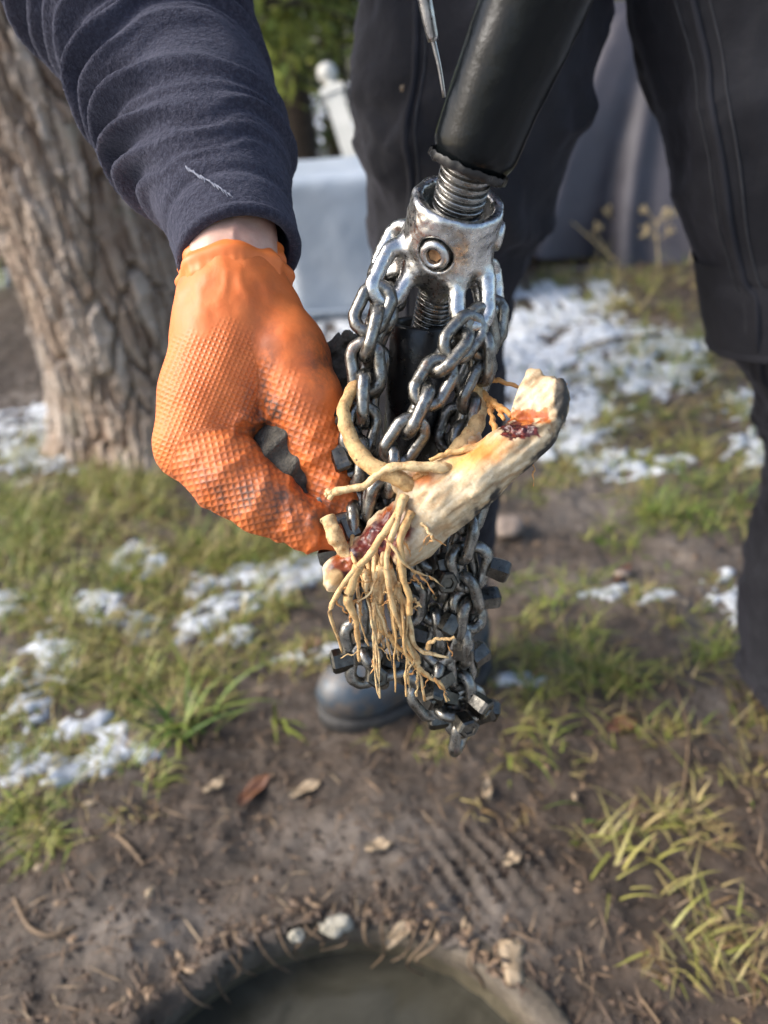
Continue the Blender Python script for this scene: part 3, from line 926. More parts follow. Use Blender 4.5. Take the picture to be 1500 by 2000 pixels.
# big tree on the left
tb = ground_pt(305, 832)
def big_tree():
    t = empty('pine_tree', tb, 'large tree trunk with rough furrowed grey brown bark behind the sleeve', 'tree')
    Ht = 6.5
    def disp(S, T, P):
        z = P[..., 2]
        R = .215
        sh = P.shape[:2]
        q = P.reshape(-1, 3)
        wob = fbm(q * np.array([9, 9, 3.5]), 3, 4).reshape(sh)
        wv = fbm(q * np.array([5, 5, 1.6]), 3, 14).reshape(sh)
        u = T / (2 * math.pi) * 42 + wob * .6 + wv * .6
        f1, f2, cid = worley2(u, z / .20 + wob * .9 + wv * .8, 3, 42)
        gro = sstep(.01, .15 + .08 * wob, f2 - f1)
        u2 = T / (2 * math.pi) * 100 + wob * 1.8 + wv * 1.4
        g1, g2, cid2 = worley2(u2, z / .055 + wob * 1.4, 8, 100)
        gr2 = sstep(.0, .14, g2 - g1)
        fl = np.floor((fbm(q * np.array([26, 26, 8]), 3, 33).reshape(sh) + 1) * 4.5) / 4.5
        disp.pl = np.clip(.45 * cid + .65 * cid2 + .25 * wob - .05, 0, 1)
        flare = .06 * np.exp(-np.clip(z, 0, 9) / .09) * (1 + .5 * np.cos(T * 5 + 1)) 
        return .019 * gro + .003 * gr2 * gro + .010 * cid * gro + .008 * cid2 * gro + .010 * fl + .005 * fbm(q * 60, 3, 6).reshape(sh) - .026 + flare
    top = 1.75
    lean = np.array([-.11, .02, 0])
    K = [[*(tb + np.array([0, 0, -.06])), .215, .215], [*(tb + np.array([0, 0, .4]) + lean * .3), .210, .210],
         [*(tb + np.array([0, 0, 1.0]) + lean * .8), .205, .205], [*(tb + np.array([0, 0, top]) + lean * 1.5), .200, .200]]
    v, F = loft(K, 560, 330, (1, 0, 0), disp, cap=False)
    tr = obj('trunk', v, F, MAT['bark'], t)
    attr(tr, 'plate', disp.pl.ravel())
    K2 = [[*(tb + np.array([0, 0, top - .01]) + lean * 1.5), .197, .197], [*(tb + np.array([-.38, .05, 3.6])), .13, .13], [*(tb + np.array([-.5, .1, Ht])), .03, .03]]
    parts = [loft(K2, 60, 24, (1, 0, 0), lambda S, T, P: .008 * np.sin(T * 9 + 6 * S), True)]
    pv, pf, pt = [], [], []
    n = 0
    for k in range(30):
        z = 2.9 + 3.5 * (k / 30) ** .9
        a = k * 2.4
        L = 1.5 * (1 - (z - 2.6) / 4.6) + .25
        b0 = tb + np.array([-.4, .05, z]); b1 = b0 + np.array([math.cos(a) * L, math.sin(a) * L, .15 - .1 * L])
        parts.append(tube([[*b0, .035], [*((b0 + b1) / 2 + np.array([0, 0, .12])), .02], [*b1, .006]], 8, 6))
        for _ in range(90):
            s = rng.uniform(.3, 1.05)
            c = b0 * (1 - s) + b1 * s + rng.normal(0, .09, 3) + np.array([0, 0, .08])
            d = rng.normal(0, 1, 3); d /= np.linalg.norm(d); e = np.cross(d, rng.normal(0, 1, 3)); e /= np.linalg.norm(e)
            pv += [c - d * .09, c + e * .02, c + d * .09, c - e * .02]; pf.append((n, n + 1, n + 2, n + 3)); pt += [rng.random()] * 4; n += 4
    v, F = join(parts)
    obj('limbs', v, F, MAT['dark_bark'], t)['kind'] = 'stuff'
    cr = obj('crown', np.array(pv), np.array(pf), MAT['needles'], t, smooth=False)
    attr(cr, 'tint', np.array(pt))
big_tree()

# conifers behind
def conifer(px, d, ht, z0, spread, label, tint, seed, nbr=46, trunk_r=.09, grp='conifers at the back of the garden'):
    r = np.random.default_rng(seed)
    b = ground_pt(px, 340); dirn = (b - _C) * np.array([1, 1, 0]); dirn /= np.linalg.norm(dirn)
    b = np.array([dirn[0] * d, dirn[1] * d, 0.0])
    t = empty('conifer', b, label, 'tree', grp)
    v, F = loft([[*(b + np.array([0, 0, -.1])), trunk_r * 1.2, trunk_r * 1.2], [*(b + np.array([r.normal(0, .04), 0, ht * .5])), trunk_r * .75, trunk_r * .75], [*(b + np.array([0, 0, ht])), .012, .012]],
                30, 12, (1, 0, 0), lambda S, T, P: .012 * np.sin(T * 5 + 9 * S))
    obj('trunk', v, F, MAT['dark_bark'], t)
    pv, pf, pt, n = [], [], [], 0
    br = []
    for k in range(nbr):
        s = (k + r.random()) / nbr
        z = z0 + (ht - z0) * s
        a = r.uniform(0, 6.283)
        L = spread * (1.05 - s) * r.uniform(.6, 1.1) + .12
        b0 = b + np.array([0, 0, z]); b1 = b0 + np.array([math.cos(a) * L, math.sin(a) * L, -.28 * L])
        br.append(tube([[*b0, .02], [*((b0 + b1) / 2 + np.array([0, 0, .06])), .012], [*b1, .003]], 6, 5))
        base = np.clip(tint + r.normal(0, .22), 0, 1)
        m = 110
        s2 = r.uniform(.2, 1.05, m)[:, None]
        c = b0 * (1 - s2) + b1 * s2 + r.normal(0, 1, (m, 3)) * np.array([.11, .11, .09])
        dd = r.normal(0, 1, (m, 3)) + np.array([math.cos(a), math.sin(a), -.6]); dd /= np.linalg.norm(dd, axis=1)[:, None]
        ee = np.cross(dd, r.normal(0, 1, (m, 3))); ee /= np.linalg.norm(ee, axis=1)[:, None]
        ln, wd = r.uniform(.04, .085, m)[:, None], r.uniform(.012, .026, m)[:, None]
        pv.append(np.stack([c - dd * ln, c + ee * wd, c + dd * ln, c - ee * wd], 1).reshape(-1, 3))
        pt.append(np.repeat(np.clip(base + r.normal(0, .12, m), 0, 1), 4))
    v, F = join(br)
    obj('branches', v, F, MAT['dark_bark'], t)['kind'] = 'stuff'
    V = np.concatenate(pv)
    cr = obj('crown', V, np.arange(len(V)).reshape(-1, 4), MAT['needles'], t, smooth=False)
    attr(cr, 'tint', np.concatenate(pt))
for i, (pxx, d, ht, z0, sp, lab, ti) in enumerate([
        (520, 5.2, 4.2, .95, .75, 'yellow green conifer bough crown right beside the fleece sleeve', .70),
        (600, 6.6, 5.0, 1.0, .55, 'bare stemmed conifer left of the white garden post', .30),
        (668, 7.2, 5.4, 1.55, .7, 'brown stemmed conifer behind the white garden post', .15),
        (430, 7.4, 5.2, .3, 1.1, 'dark conifer hidden mostly behind the fleece sleeve', .2),
        (735, 8.6, 6.0, .5, 1.2, 'dense dark conifer at the edge of the left trouser leg', .12),
        (570, 9.4, 6.2, .2, 1.5, 'farthest dark conifer between sleeve and trouser leg', .12),
        (1185, 5.6, 4.6, .2, 1.0, 'straw green conifer seen above the dark tarpaulin', .85),
        (1010, 8.8, 6.0, .2, 1.4, 'conifer behind the trouser legs and black pipe', .2),
        (1420, 8.2, 5.6, .2, 1.4, 'conifer behind the trouser leg at the right edge', .3),
        (-20, 5.2, 4.6, .15, 1.0, 'dark conifer left of the big trunk at the picture edge', .25),
        (160, 8.0, 5.6, .2, 1.4, 'conifer hidden behind the big rough trunk', .2),
        (-250, 6.8, 5.4, .2, 1.4, 'conifer beyond the left edge of the picture', .3),
        (1700, 7.0, 5.2, .2, 1.3, 'conifer beyond the right edge of the picture', .4)]):
    conifer(pxx, d, ht, z0, sp, lab, ti, 100 + i)

# garden post with ball finial, leaning
def garden_post():
    d = 3.55
    a, b = cp(637, 138, d), cp(692, 312, d)
    ax = (a - b) / np.linalg.norm(a - b)
    foot = b + (b - a) / (b - a)[2] * (0.0 - b[2] - .03)
    t = empty('garden_post', foot, 'leaning white garden post with a ball finial behind the pale covered box', 'post')
    L = np.linalg.norm(a - foot)
    X = np.cross(ax, (0, 1, 0)); X /= np.linalg.norm(X); Y = np.cross(ax, X)
    w = .046
    sq = lambda h, r: [foot + ax * h + X * r * sx + Y * r * sy for sx, sy in ((-1, -1), (1, -1), (1, 1), (-1, 1))]
    def prism(prof):
        V = []; F = []
        for h, r in prof: V += sq(h, r)
        for i in range(len(prof) - 1):
            for k in range(4): F.append((i * 4 + k, i * 4 + (k + 1) % 4, i * 4 + 4 + (k + 1) % 4, i * 4 + 4 + k))
        F += [(3, 2, 1, 0), tuple(len(prof) * 4 - 4 + k for k in range(4))]
        return np.array(V), F
    top = L - .135
    v, F = prism([(0, w), (top, w * .93)]); obj('shaft', v, F, MAT['post'], t, False)
    v, F = prism([(top + .001, w * 1.18), (top + .015, w * 1.22), (top + .03, w * 1.22), (top + .052, w * .7)]); obj('cap', v, F, MAT['post'], t, False)
    v, F = lathe([(top + .05, .03), (top + .065, .022), (top + .075, .022)] + [(top + .122 - .047 * math.cos(q), max(.0005, .047 * math.sin(q))) for q in np.linspace(.45, math.pi, 12)], foot, ax, 24)
    obj('ball_finial', v, F, MAT['post'], t)
garden_post()

# pale covered box
def covered_box():
    g = ground_pt(655, 625); d = to_px(g[None])[2][0]
    w, dp, h = .36, .30, .80
    a = cp(575, 326, d); h = a[2] + .0
    left = ground_pt(580, 625)
    c = np.array([left[0] + w - .01, g[1] + dp * .9, 0])
    t = empty('covered_box', c, 'pale grey blue box shaped cover standing between glove and trouser leg', 'cover')
    def fn(p):
        q = np.abs(p - c - np.array([0, 0, h / 2])) - np.array([w, dp, h / 2]) + .05
        dd = np.linalg.norm(np.maximum(q, 0), axis=1) + np.minimum(q.max(1), 0) - .05
        # slack folds of the sheet
        f = .010 * np.sin((p[:, 0] - c[0]) * 17 + 5 * (p[:, 2]) ** 2 + 2 * fbm(p * 3, 2, 4)) * sstep(h, h * .2, p[:, 2])
        f += .012 * fbm(p * 5, 3, 9)
        return dd + f
    v, F = surf_nets(fn, c + np.array([-w - .1, -dp - .12, -.02]), c + np.array([w + .1, dp + .1, h + .09]), .016)
    obj('cover_sheet', v, F, MAT['cover'], t)
    v, F = tube([[*(c + np.array([-w - .004, -dp - .004, .05])), .007], [*(c + np.array([0, -dp - .016, .04])), .007], [*(c + np.array([w + .004, -dp - .004, .05])), .007]], 30, 8)
    obj('hem', v, F, MAT['cover'], t)
covered_box()

# dark tarpaulin draped over something, behind the legs
def tarp():
    g = ground_pt(1225, 520)
    d = to_px(g[None])[2][0]
    c = g + np.array([.02, .42, 0])
    pk = cp(1268, 66, to_px(c[None])[2][0] * .985)
    Ht = pk[2]
    t = empty('tarpaulin_cover', c, 'dark purple grey tarpaulin draped to a peak behind the trouser legs', 'tarpaulin')
    def disp(S, T, P):
        k = (1 - S) ** .9
        f = .10 * np.cos(T * 6 + .6 * np.sin(2 * T) + 1.2) + .055 * np.cos(T * 13 + 2.2 + 2.5 * S) + .026 * np.cos(T * 23 + 5 * S)
        return k * f * (.5 + .5 * k) + .012 * fbm(P.reshape(-1, 3) * 5, 3, 3).reshape(S.shape) * sstep(1, .85, S)
    dx = pk[0] - c[0]
    K = [[*(c + np.array([0, 0, -.01])), .66, .44], [*(c + np.array([dx * .15, 0, Ht * .25])), .58, .40], [*(c + np.array([dx * .4, 0, Ht * .55])), .52, .33],
         [*(c + np.array([dx * .7, 0, Ht * .82])), .44, .24], [*(c + np.array([dx * .9, 0, Ht * .955])), .33, .13], [*(c + np.array([dx, 0, Ht])), .03, .03]]
    v, F = loft(K, 110, 180, (1, 0, 0), disp)
    obj('sheet', v, F, MAT['tarp'], t)
    for k, (a, off) in enumerate([(-.5, 0), (.3, .05)]):
        pass
    th = np.linspace(0, 2 * math.pi, 90)
    P = [[c[0] + (.665 + .055 * math.cos(q * 7 + .6 * math.sin(2 * q) + 1.2)) * math.cos(q), c[1] + (.445 + .055 * math.cos(q * 7 + .6 * math.sin(2 * q) + 1.2)) * math.sin(q), .012, .012] for q in th]
    v, F = tube(P, 180, 7, (0, 0, 1)); obj('hem', v, F, MAT['tarp'], t)
tarp()

# dry weeds in front of the tarpaulin
def weed(px, py, px2, py2, dd, label, heads, seed):
    r = np.random.default_rng(seed)
    g = ground_pt(px, py); d = to_px(g[None])[2][0]
    top = cp(px2, py2, d + dd)
    t = empty('dry_weed', g, label, 'weed', 'dry weed stalks by the tarpaulin')
    mid = (g + top) / 2 + r.normal(0, .01, 3)
    v, F = tube([[*(g - np.array([0, 0, .02])), .004], [*mid, .0032], [*top, .0022]], 14, 6); obj('stalk', v, F, MAT['straw'], t)
    for k in range(heads):
        s = r.uniform(.55, 1.0)
        b0 = g * (1 - s) + top * s; b1 = b0 + r.normal(0, 1, 3) * np.array([.035, .035, .015]) + np.array([0, 0, .045])
        parts = [tube([[*b0, .0018], [*b1, .0012]], 4, 5)]
        for _ in range(9):
            c = b1 + r.normal(0, .010, 3)
            parts.append(lathe([(-.006, .0005), (-.003, .0045), (.002, .005), (.006, .0005)], c, r.normal(0, 1, 3) + np.array([0, 0, 1]), 6))
        v, F = join(parts); obj('seed_head', v, F, MAT['straw'], t)
weed(1275, 500, 1262, 395, -.03, 'short dry weed with tan seed heads at the tarpaulin foot', 6, 1)
weed(1310, 510, 1300, 360, 0, 'tallest dry weed with seed heads left of the right trouser leg', 6, 2)
weed(1345, 520, 1345, 400, -.02, 'dry weed with seed heads touching the right trouser leg', 6, 3)
weed(1290, 530, 1280, 430, -.05, 'bushy low dry weed in front of the other stalks', 7, 4)
weed(1225, 520, 1115, 432, -.05, 'long bare straw stalk leaning far left over the tarpaulin', 1, 5)
weed(1240, 515, 1185, 405, -.04, 'slender straw stalk leaning left beside the longest one', 1, 6)
weed(1205, 520, 1160, 450, -.04, 'thin short straw stalk between the two leaning ones', 0, 7)

# ================================================================== THE PERSON
def rowc(px, py, d, rpx, ry=None):
    """loft row in view-aligned metres: centre + radii given in pixels at that depth"""
    k = d / FPX
    return [*cm(px, py, d), rpx * k, (ry if ry is not None else rpx) * k]
def world_rows(rows):
    a = np.array(rows, float)
    a[:, :3] = c2w(a[:, :3])
    return a

LEG_A = [rowc(955, -170, .68, 252), rowc(945, 0, .70, 240), rowc(930, 150, .725, 222), rowc(908, 300, .755, 194), rowc(880, 470, .81, 152), rowc(868, 640, .87, 118),
         rowc(873, 800, .94, 107), rowc(866, 950, 1.0, 112), rowc(848, 1090, 1.07, 108), rowc(834, 1165, 1.12, 98), rowc(826, 1210, 1.15, 86)]
LEG_B = [rowc(1462, -170, .68, 228), rowc(1460, 0, .70, 219), rowc(1495, 150, .715, 208), rowc(1525, 300, .735, 198), rowc(1572, 470, .78, 196), rowc(1580, 590, .81, 180),
         rowc(1592, 650, .835, 148), rowc(1612, 780, .89, 116), rowc(1612, 950, .97, 112), rowc(1588, 1080, 1.02, 116), rowc(1572, 1200, 1.06, 119),
         rowc(1582, 1300, 1.09, 108), rowc(1590, 1390, 1.115, 90)]
PELVIS = (c2w(cm(955, -170, .68)) + c2w(cm(1462, -170, .68))) / 2 + np.array([0, .05, .10])
SH_R, SH_L = np.array([.00, .78, 1.30]), np.array([.40, .80, 1.31])
NECK = np.array([.20, .76, 1.40]); HEAD = np.array([.20, .68, 1.57])
ELBOW_R = c2w(cm(150, -310, .58))
GRIP = c2w(np.array([.135, .40, .215]))
ELBOW_L = np.array([.50, .66, 1.06])
WRIST_L = GRIP + np.array([.075, .06, -.01])

person = empty('person', np.array([.28, .90, 0]), 'person in dark fleece, work trousers and boots reaching out with an orange gloved hand', 'person')

def leg_pt(rows, py, f, lift=0.0):
    ys = [1000 - r[1] / r[2] * FPX for r in rows]
    q = [np.interp(py, ys, [r[k] for r in rows]) for k in range(5)]
    rr = q[3] + lift
    return c2w(np.array([q[0] + f * rr, q[1], q[2] - rr * math.sqrt(max(0, 1 - f * f))]))

def trouser_disp(seed, bunch):
    def disp(S, T, P):
        sh = S.shape
        q = np.stack([np.cos(T) * 1.1, np.sin(T) * 1.1, S * 9], -1).reshape(-1, 3)
        big = fbm(q * np.array([1, 1, .5]), 3, seed).reshape(sh)
        # diagonal pull folds and bunching rings
        ph = S * 46 + 2.2 * np.sin(T + 1.1) + 3.0 * vnoise(q * .9, seed + 4).reshape(sh)
        ring = (np.sin(ph) * .5 + .5) ** 2.2
        msk = np.zeros(sh)
        for (c, w, a) in bunch: msk = np.maximum(msk, a * np.exp(-((S - c) / w) ** 2))
        fine = fbm(q * np.array([3, 3, 3.2]), 3, seed + 9).reshape(sh)
        dg = vnoise(np.stack([np.cos(T) * 1.6 + S * 4, np.sin(T) * 1.6, S * 7 + T * .5 * 0], -1).reshape(-1, 3), seed + 20).reshape(sh)
        crease = (1 - np.abs(dg)) ** 7
        return .008 * big + .0055 * crease + .018 * ring * msk * (.45 + .55 * np.clip(.5 + fine, 0, 1)) + .0045 * fine
    return disp
v, F = loft(world_rows(LEG_A), 330, 150, _R, trouser_disp(3, [(.04, .07, .6), (.24, .08, .8), (.38, .06, .5), (.72, .08, .5), (.93, .08, 1.0)]), cap=False)
legA_v = v
tr = obj('trouser_leg', v, F, MAT['trousers'], person)
tr['label'] = 'dark trouser leg behind the chains'
v, F = loft(world_rows(LEG_B), 330, 150, _R, trouser_disp(17, [(.02, .08, .5), (.15, .05, .4), (.50, .06, .7), (.72, .07, .8), (.92, .08, 1.0)]), cap=False)
legB_v = v
tr = obj('trouser_leg', v, F, MAT['trousers'], person)
tr['label'] = 'dark trouser leg with knee pocket at the right edge'
# knee pocket panel: a second layer of cloth with a free lower edge
def knee_panel():
    rows = [rowc(1556, 425, .768, 196), rowc(1572, 500, .785, 199), rowc(1580, 560, .80, 198), rowc(1582, 612, .815, 192), rowc(1583, 632, .82, 187)]
    dsp = lambda S, T, P: .003 * fbm(P.reshape(-1, 3) * 30, 3, 5).reshape(S.shape) + .004 * np.exp(-((S - 1) / .05) ** 2) + .001 * np.exp(-(S / .04) ** 2)
    v, F = loft(world_rows(rows), 70, 140, _R, dsp, cap=False)
    o = obj('knee_pocket', v, F, MAT['panel'], person)
    for py, r in ((440, .0011), (474, .0011), (486, .0011), (598, .0011), (612, .0011)):
        P = []
        for f in np.linspace(-.99, .9, 40):
            ys = [1000 - q[1] / q[2] * FPX for q in rows]
            qv = [np.interp(py + 16 * f * f - 6, ys, [q[k] for q in rows]) for k in range(5)]
            rr = qv[3] + .0035
            P.append([*c2w(np.array([qv[0] + f * rr, qv[1], qv[2] - rr * math.sqrt(1 - f * f)])), r])
        v, F = tube(P, 90, 6, _U); obj('stitch_line', v, F, MAT['thread'], o)
knee_panel()
def seam(grid, j, r, s1, name, mat, lift):
    """a strip sewn along one line of the cloth itself"""
    G = grid.reshape(330, 150, 3)
    n = int(330 * s1)
    P, Q = G[:n:3, j], G[:n:3].mean(1)
    N = P - Q; N /= np.linalg.norm(N, axis=1)[:, None]
    pts = np.column_stack([P + N * lift, np.full(len(P), r)])
    v, F = tube(pts, len(pts) * 2, 8, _R); return obj(name, v, F, MAT[mat], person)
seam(legB_v, 58, .0036, .44, 'side_seam', 'panel', .0010)
seam(legB_v, 55, .0009, .44, 'stitch_line', 'thread', .0010)
seam(legB_v, 61, .0009, .44, 'stitch_line', 'thread', .0010)
seam(legB_v, 33, .0010, .40, 'stitch_line', 'thread', .0010)
seam(legA_v, 52, .0030, .62, 'side_seam', 'panel', .0008)
seam(legA_v, 50, .0009, .62, 'stitch_line', 'thread', .0008)
for k, (px, py) in enumerate([(788, 265), (808, 282), (783, 244), (770, 380)]):
    b = leg_pt(LEG_A, py, (px - 905) / 195, .006)
    fn = lambda p, b=b: np.linalg.norm(p - b, axis=1) - .0042 + .0018 * fbm((p - b) * 300 + k, 2, k)
    if k != 2:
        v, F = surf_nets(fn, b - .008, b + .008, .0011); obj('mud_fleck', v, F, MAT['chip'], person)

# hips: the trousers' seat, out of the picture's top edge
def seat_mesh():
    a, b = c2w(cm(955, -170, .68)), c2w(cm(1462, -170, .68))
    fn = lambda p: smin(smin(sd_cap(p, a + np.array([0, .01, .06]), PELVIS + np.array([-.08, .06, .06]), .116, .12), sd_cap(p, b + np.array([0, .01, .06]), PELVIS + np.array([.08, .06, .06]), .108, .12), .02),
                        sd_ell(p, PELVIS + np.array([0, .05, .08]), (.19, .13, .15)), .08) + .004 * fbm(p * 14, 3, 2)
    v, F = surf_nets(fn, PELVIS - .36, PELVIS + np.array([.36, .36, .34]), .014)
    return v, F
v, F = seat_mesh(); obj('trouser_seat', v, F, MAT['trousers'], person)

# boots
def boot(toe, ankle, name_label):
    toe = np.array([toe[0], toe[1], 0.0]); an = np.array([ankle[0], ankle[1], 0.0])
    d = toe - an; d /= np.linalg.norm(d)
    s = np.array([-d[1], d[0], 0]); up = np.array([0, 0, 1.0])
    L = .285
    z0 = .012
    o = toe - d * L
    q = lambda t, x, z: o + d * t + s * x + up * z
    def fn(p):
        f = sd_cap(p, q(.055, 0, .055 + z0), q(.15, 0, .05 + z0), .046, .046)
        f = smin(f, sd_ell(p, q(.215, .004, .040 + z0), (.076, .053, .045), d, s, up), .03)
        f = smin(f, sd_cap(p, q(.17, 0, .075 + z0), q(.075, 0, .12 + z0), .037, .047), .035)
        f = smin(f, sd_cap(p, q(.07, 0, .10 + z0), q(.085, 0, .20), .050, .057), .04)
        rr = p - o
        z = p[:, 2]
        f = f + .0025 * fbm(p * 30, 3, 4) + .003 * np.sin(z * 120 + 2 * fbm(p * 9, 2, 3)) * sstep(.07, .12, z)
        f = smax(f, .008 - z, .01)
        f = smin(f, np.abs(np.sqrt(((rr @ d - .2) / 1.5) ** 2 + (rr @ s) ** 2 + 1e-9) - .051) * .7 + np.abs(z - .03) * .7 - .002, .004)
        return smax(f, z - .24, .004)
    v, F = surf_nets(fn, o + np.array([-.15, -.15, 0]) + np.minimum(d * L, 0) * 1.1, o + np.array([.15, .15, .26]) + np.maximum(d * L, 0) * 1.1, .0055)
    b = obj('boot', v, F, MAT['boot'], person)
    b['label'] = name_label
    def fs(p):
        r = p - o
        t, x, z = r @ d, r @ s, r[:, 2]
        e = np.minimum(np.sqrt(((t - .205) / 1.55) ** 2 + x ** 2) - .055, np.sqrt(((t - .055) / 1.15) ** 2 + x ** 2) - .043)
        e = smin(e, np.maximum(np.abs(x) - .036, np.abs(t - .12) - .07), .03)
        return np.maximum(e, np.abs(z - .011) - .011) - .002
    v, F = surf_nets(fs, o + np.array([-.15, -.15, -.01]) + np.minimum(d * L, 0) * 1.1, o + np.array([.15, .15, .04]) + np.maximum(d * L, 0) * 1.1, .006)
    obj('sole', v, F, MAT['sole'], b)
toe = ground_pt(634, 1408)
ank = c2w(cm(826, 1210, 1.15))
boot(toe, ank, 'blue grey muddy rubber boot with round toe')
ank2 = c2w(cm(1590, 1390, 1.115))
boot(ank2 + np.array([.08, -.18, 0]), ank2, 'rubber boot outside the right edge')

# body under the clothes, with head, neck, both arms and hands' cores
def body():
    wr = c2w(cm(455, 545, .432)); wr2 = c2w(cm(440, 440, .452)); el = ELBOW_R
    def fine(p):        # forearm and wrist in view metres
        a = [cm(462, 600, .428), cm(452, 520, .434), cm(440, 440, .453), cm(405, 330, .478), cm(330, 130, .52)]
        r = [.0225, .0258, .0268, .031, .038]
        f = None
        for i in range(4):
            g = sd_cap(p, a[i], a[i + 1], r[i], r[i + 1])
            f = g if f is None else smin(f, g, .006)
        f = smin(f, sd_ell(p, cm(497, 447, .437), (.009, .012, .008)), .014)   # ulna bump
        f = f - .0012 * np.exp(-((p[:, 0] - cm(470, 460, .43)[0]) / .0016) ** 2)
        return f + .0004 * fbm(p * 160, 2, 4)
    c = cm(420, 400, .46)
    v1, f1 = surf_nets(fine, c - np.array([.085, .085, .09]), c + np.array([.07, .10, .12]), .002)
    v1 = c2w(v1)
    def coarse(p):
        f = sd_cap(p, c2w(cm(405, 330, .478)), el, .031, .045)
        f = smin(f, sd_cap(p, el, SH_R, .044, .055), .02)
        f = smin(f, sd_cap(p, SH_R, SH_L, .06, .06), .05)
        f = smin(f, sd_cap(p, SH_L, ELBOW_L, .055, .044), .03)
        f = smin(f, sd_cap(p, ELBOW_L, WRIST_L, .042, .027), .02)
        f = smin(f, sd_ell(p, (NECK + PELVIS) / 2 + np.array([0, .02, .08]), (.17, .11, .26)), .06)
        f = smin(f, sd_ell(p, PELVIS + np.array([0, .05, .08]), (.16, .11, .14)), .06)
        for rows in (LEG_A, LEG_B):
            W = world_rows(rows)
            for i in range(0, len(W) - 1): f = smin(f, sd_cap(p, W[i, :3], W[i + 1, :3], W[i, 3] * .62, W[i + 1, 3] * .62), .01)
        f = smin(f, sd_cap(p, NECK, HEAD + np.array([0, .02, -.05]), .055, .052), .03)
        h = sd_ell(p, HEAD + np.array([0, .012, .02]), (.076, .095, .098))
        h = smin(h, sd_ell(p, HEAD + np.array([0, -.03, -.055]), (.052, .055, .055)), .04)
        h = smin(h, sd_cap(p, HEAD + np.array([0, -.084, .01]), HEAD + np.array([0, -.108, -.022]), .009, .015), .012)
        for sx in (-1, 1):
            h = smin(h, sd_ell(p, HEAD + np.array([sx * .08, .015, -.005]), (.010, .018, .032)), .008)
            h = smax(h, -sd_ell(p, HEAD + np.array([sx * .032, -.092, .012]), (.016, .012, .010)), .012)
        h = smin(h, sd_cap(p, HEAD + np.array([-.022, -.083, -.055]), HEAD + np.array([.022, -.083, -.055]), .007, .007), .008)
        return smin(f, h, .02)
    v2, f2 = surf_nets(coarse, np.array([-.35, .25, .40]), np.array([.68, 1.15, 1.74]), .0125)
    v, F = joinq([(v1, f1), (v2, f2)])
    b = obj('body', v, F, MAT['skin'], person)
    for sx in (-1, 1):
        c = HEAD + np.array([sx * .032, -.079, .012])
        v, F = lathe([(-.011 * math.cos(q), max(.0002, .011 * math.sin(q))) for q in np.linspace(0, math.pi, 9)], c, (0, 1, 0), 14)
        obj('eye', v, F, MAT['eye'], b)
    fn = lambda p: smax(sd_ell(p, HEAD + np.array([0, .022, .035]), (.084, .10, .098)), -(p[:, 2] - HEAD[2] - .03 + .9 * (p[:, 1] - HEAD[1] + .03) * -1) * .7, .01) + .004 * fbm(p * 60, 3, 3)
    v, F = surf_nets(fn, HEAD + np.array([-.11, -.11, -.10]), HEAD + np.array([.11, .15, .16]), .008)
    obj('hair', v, F, MAT['hair'], person)
body()

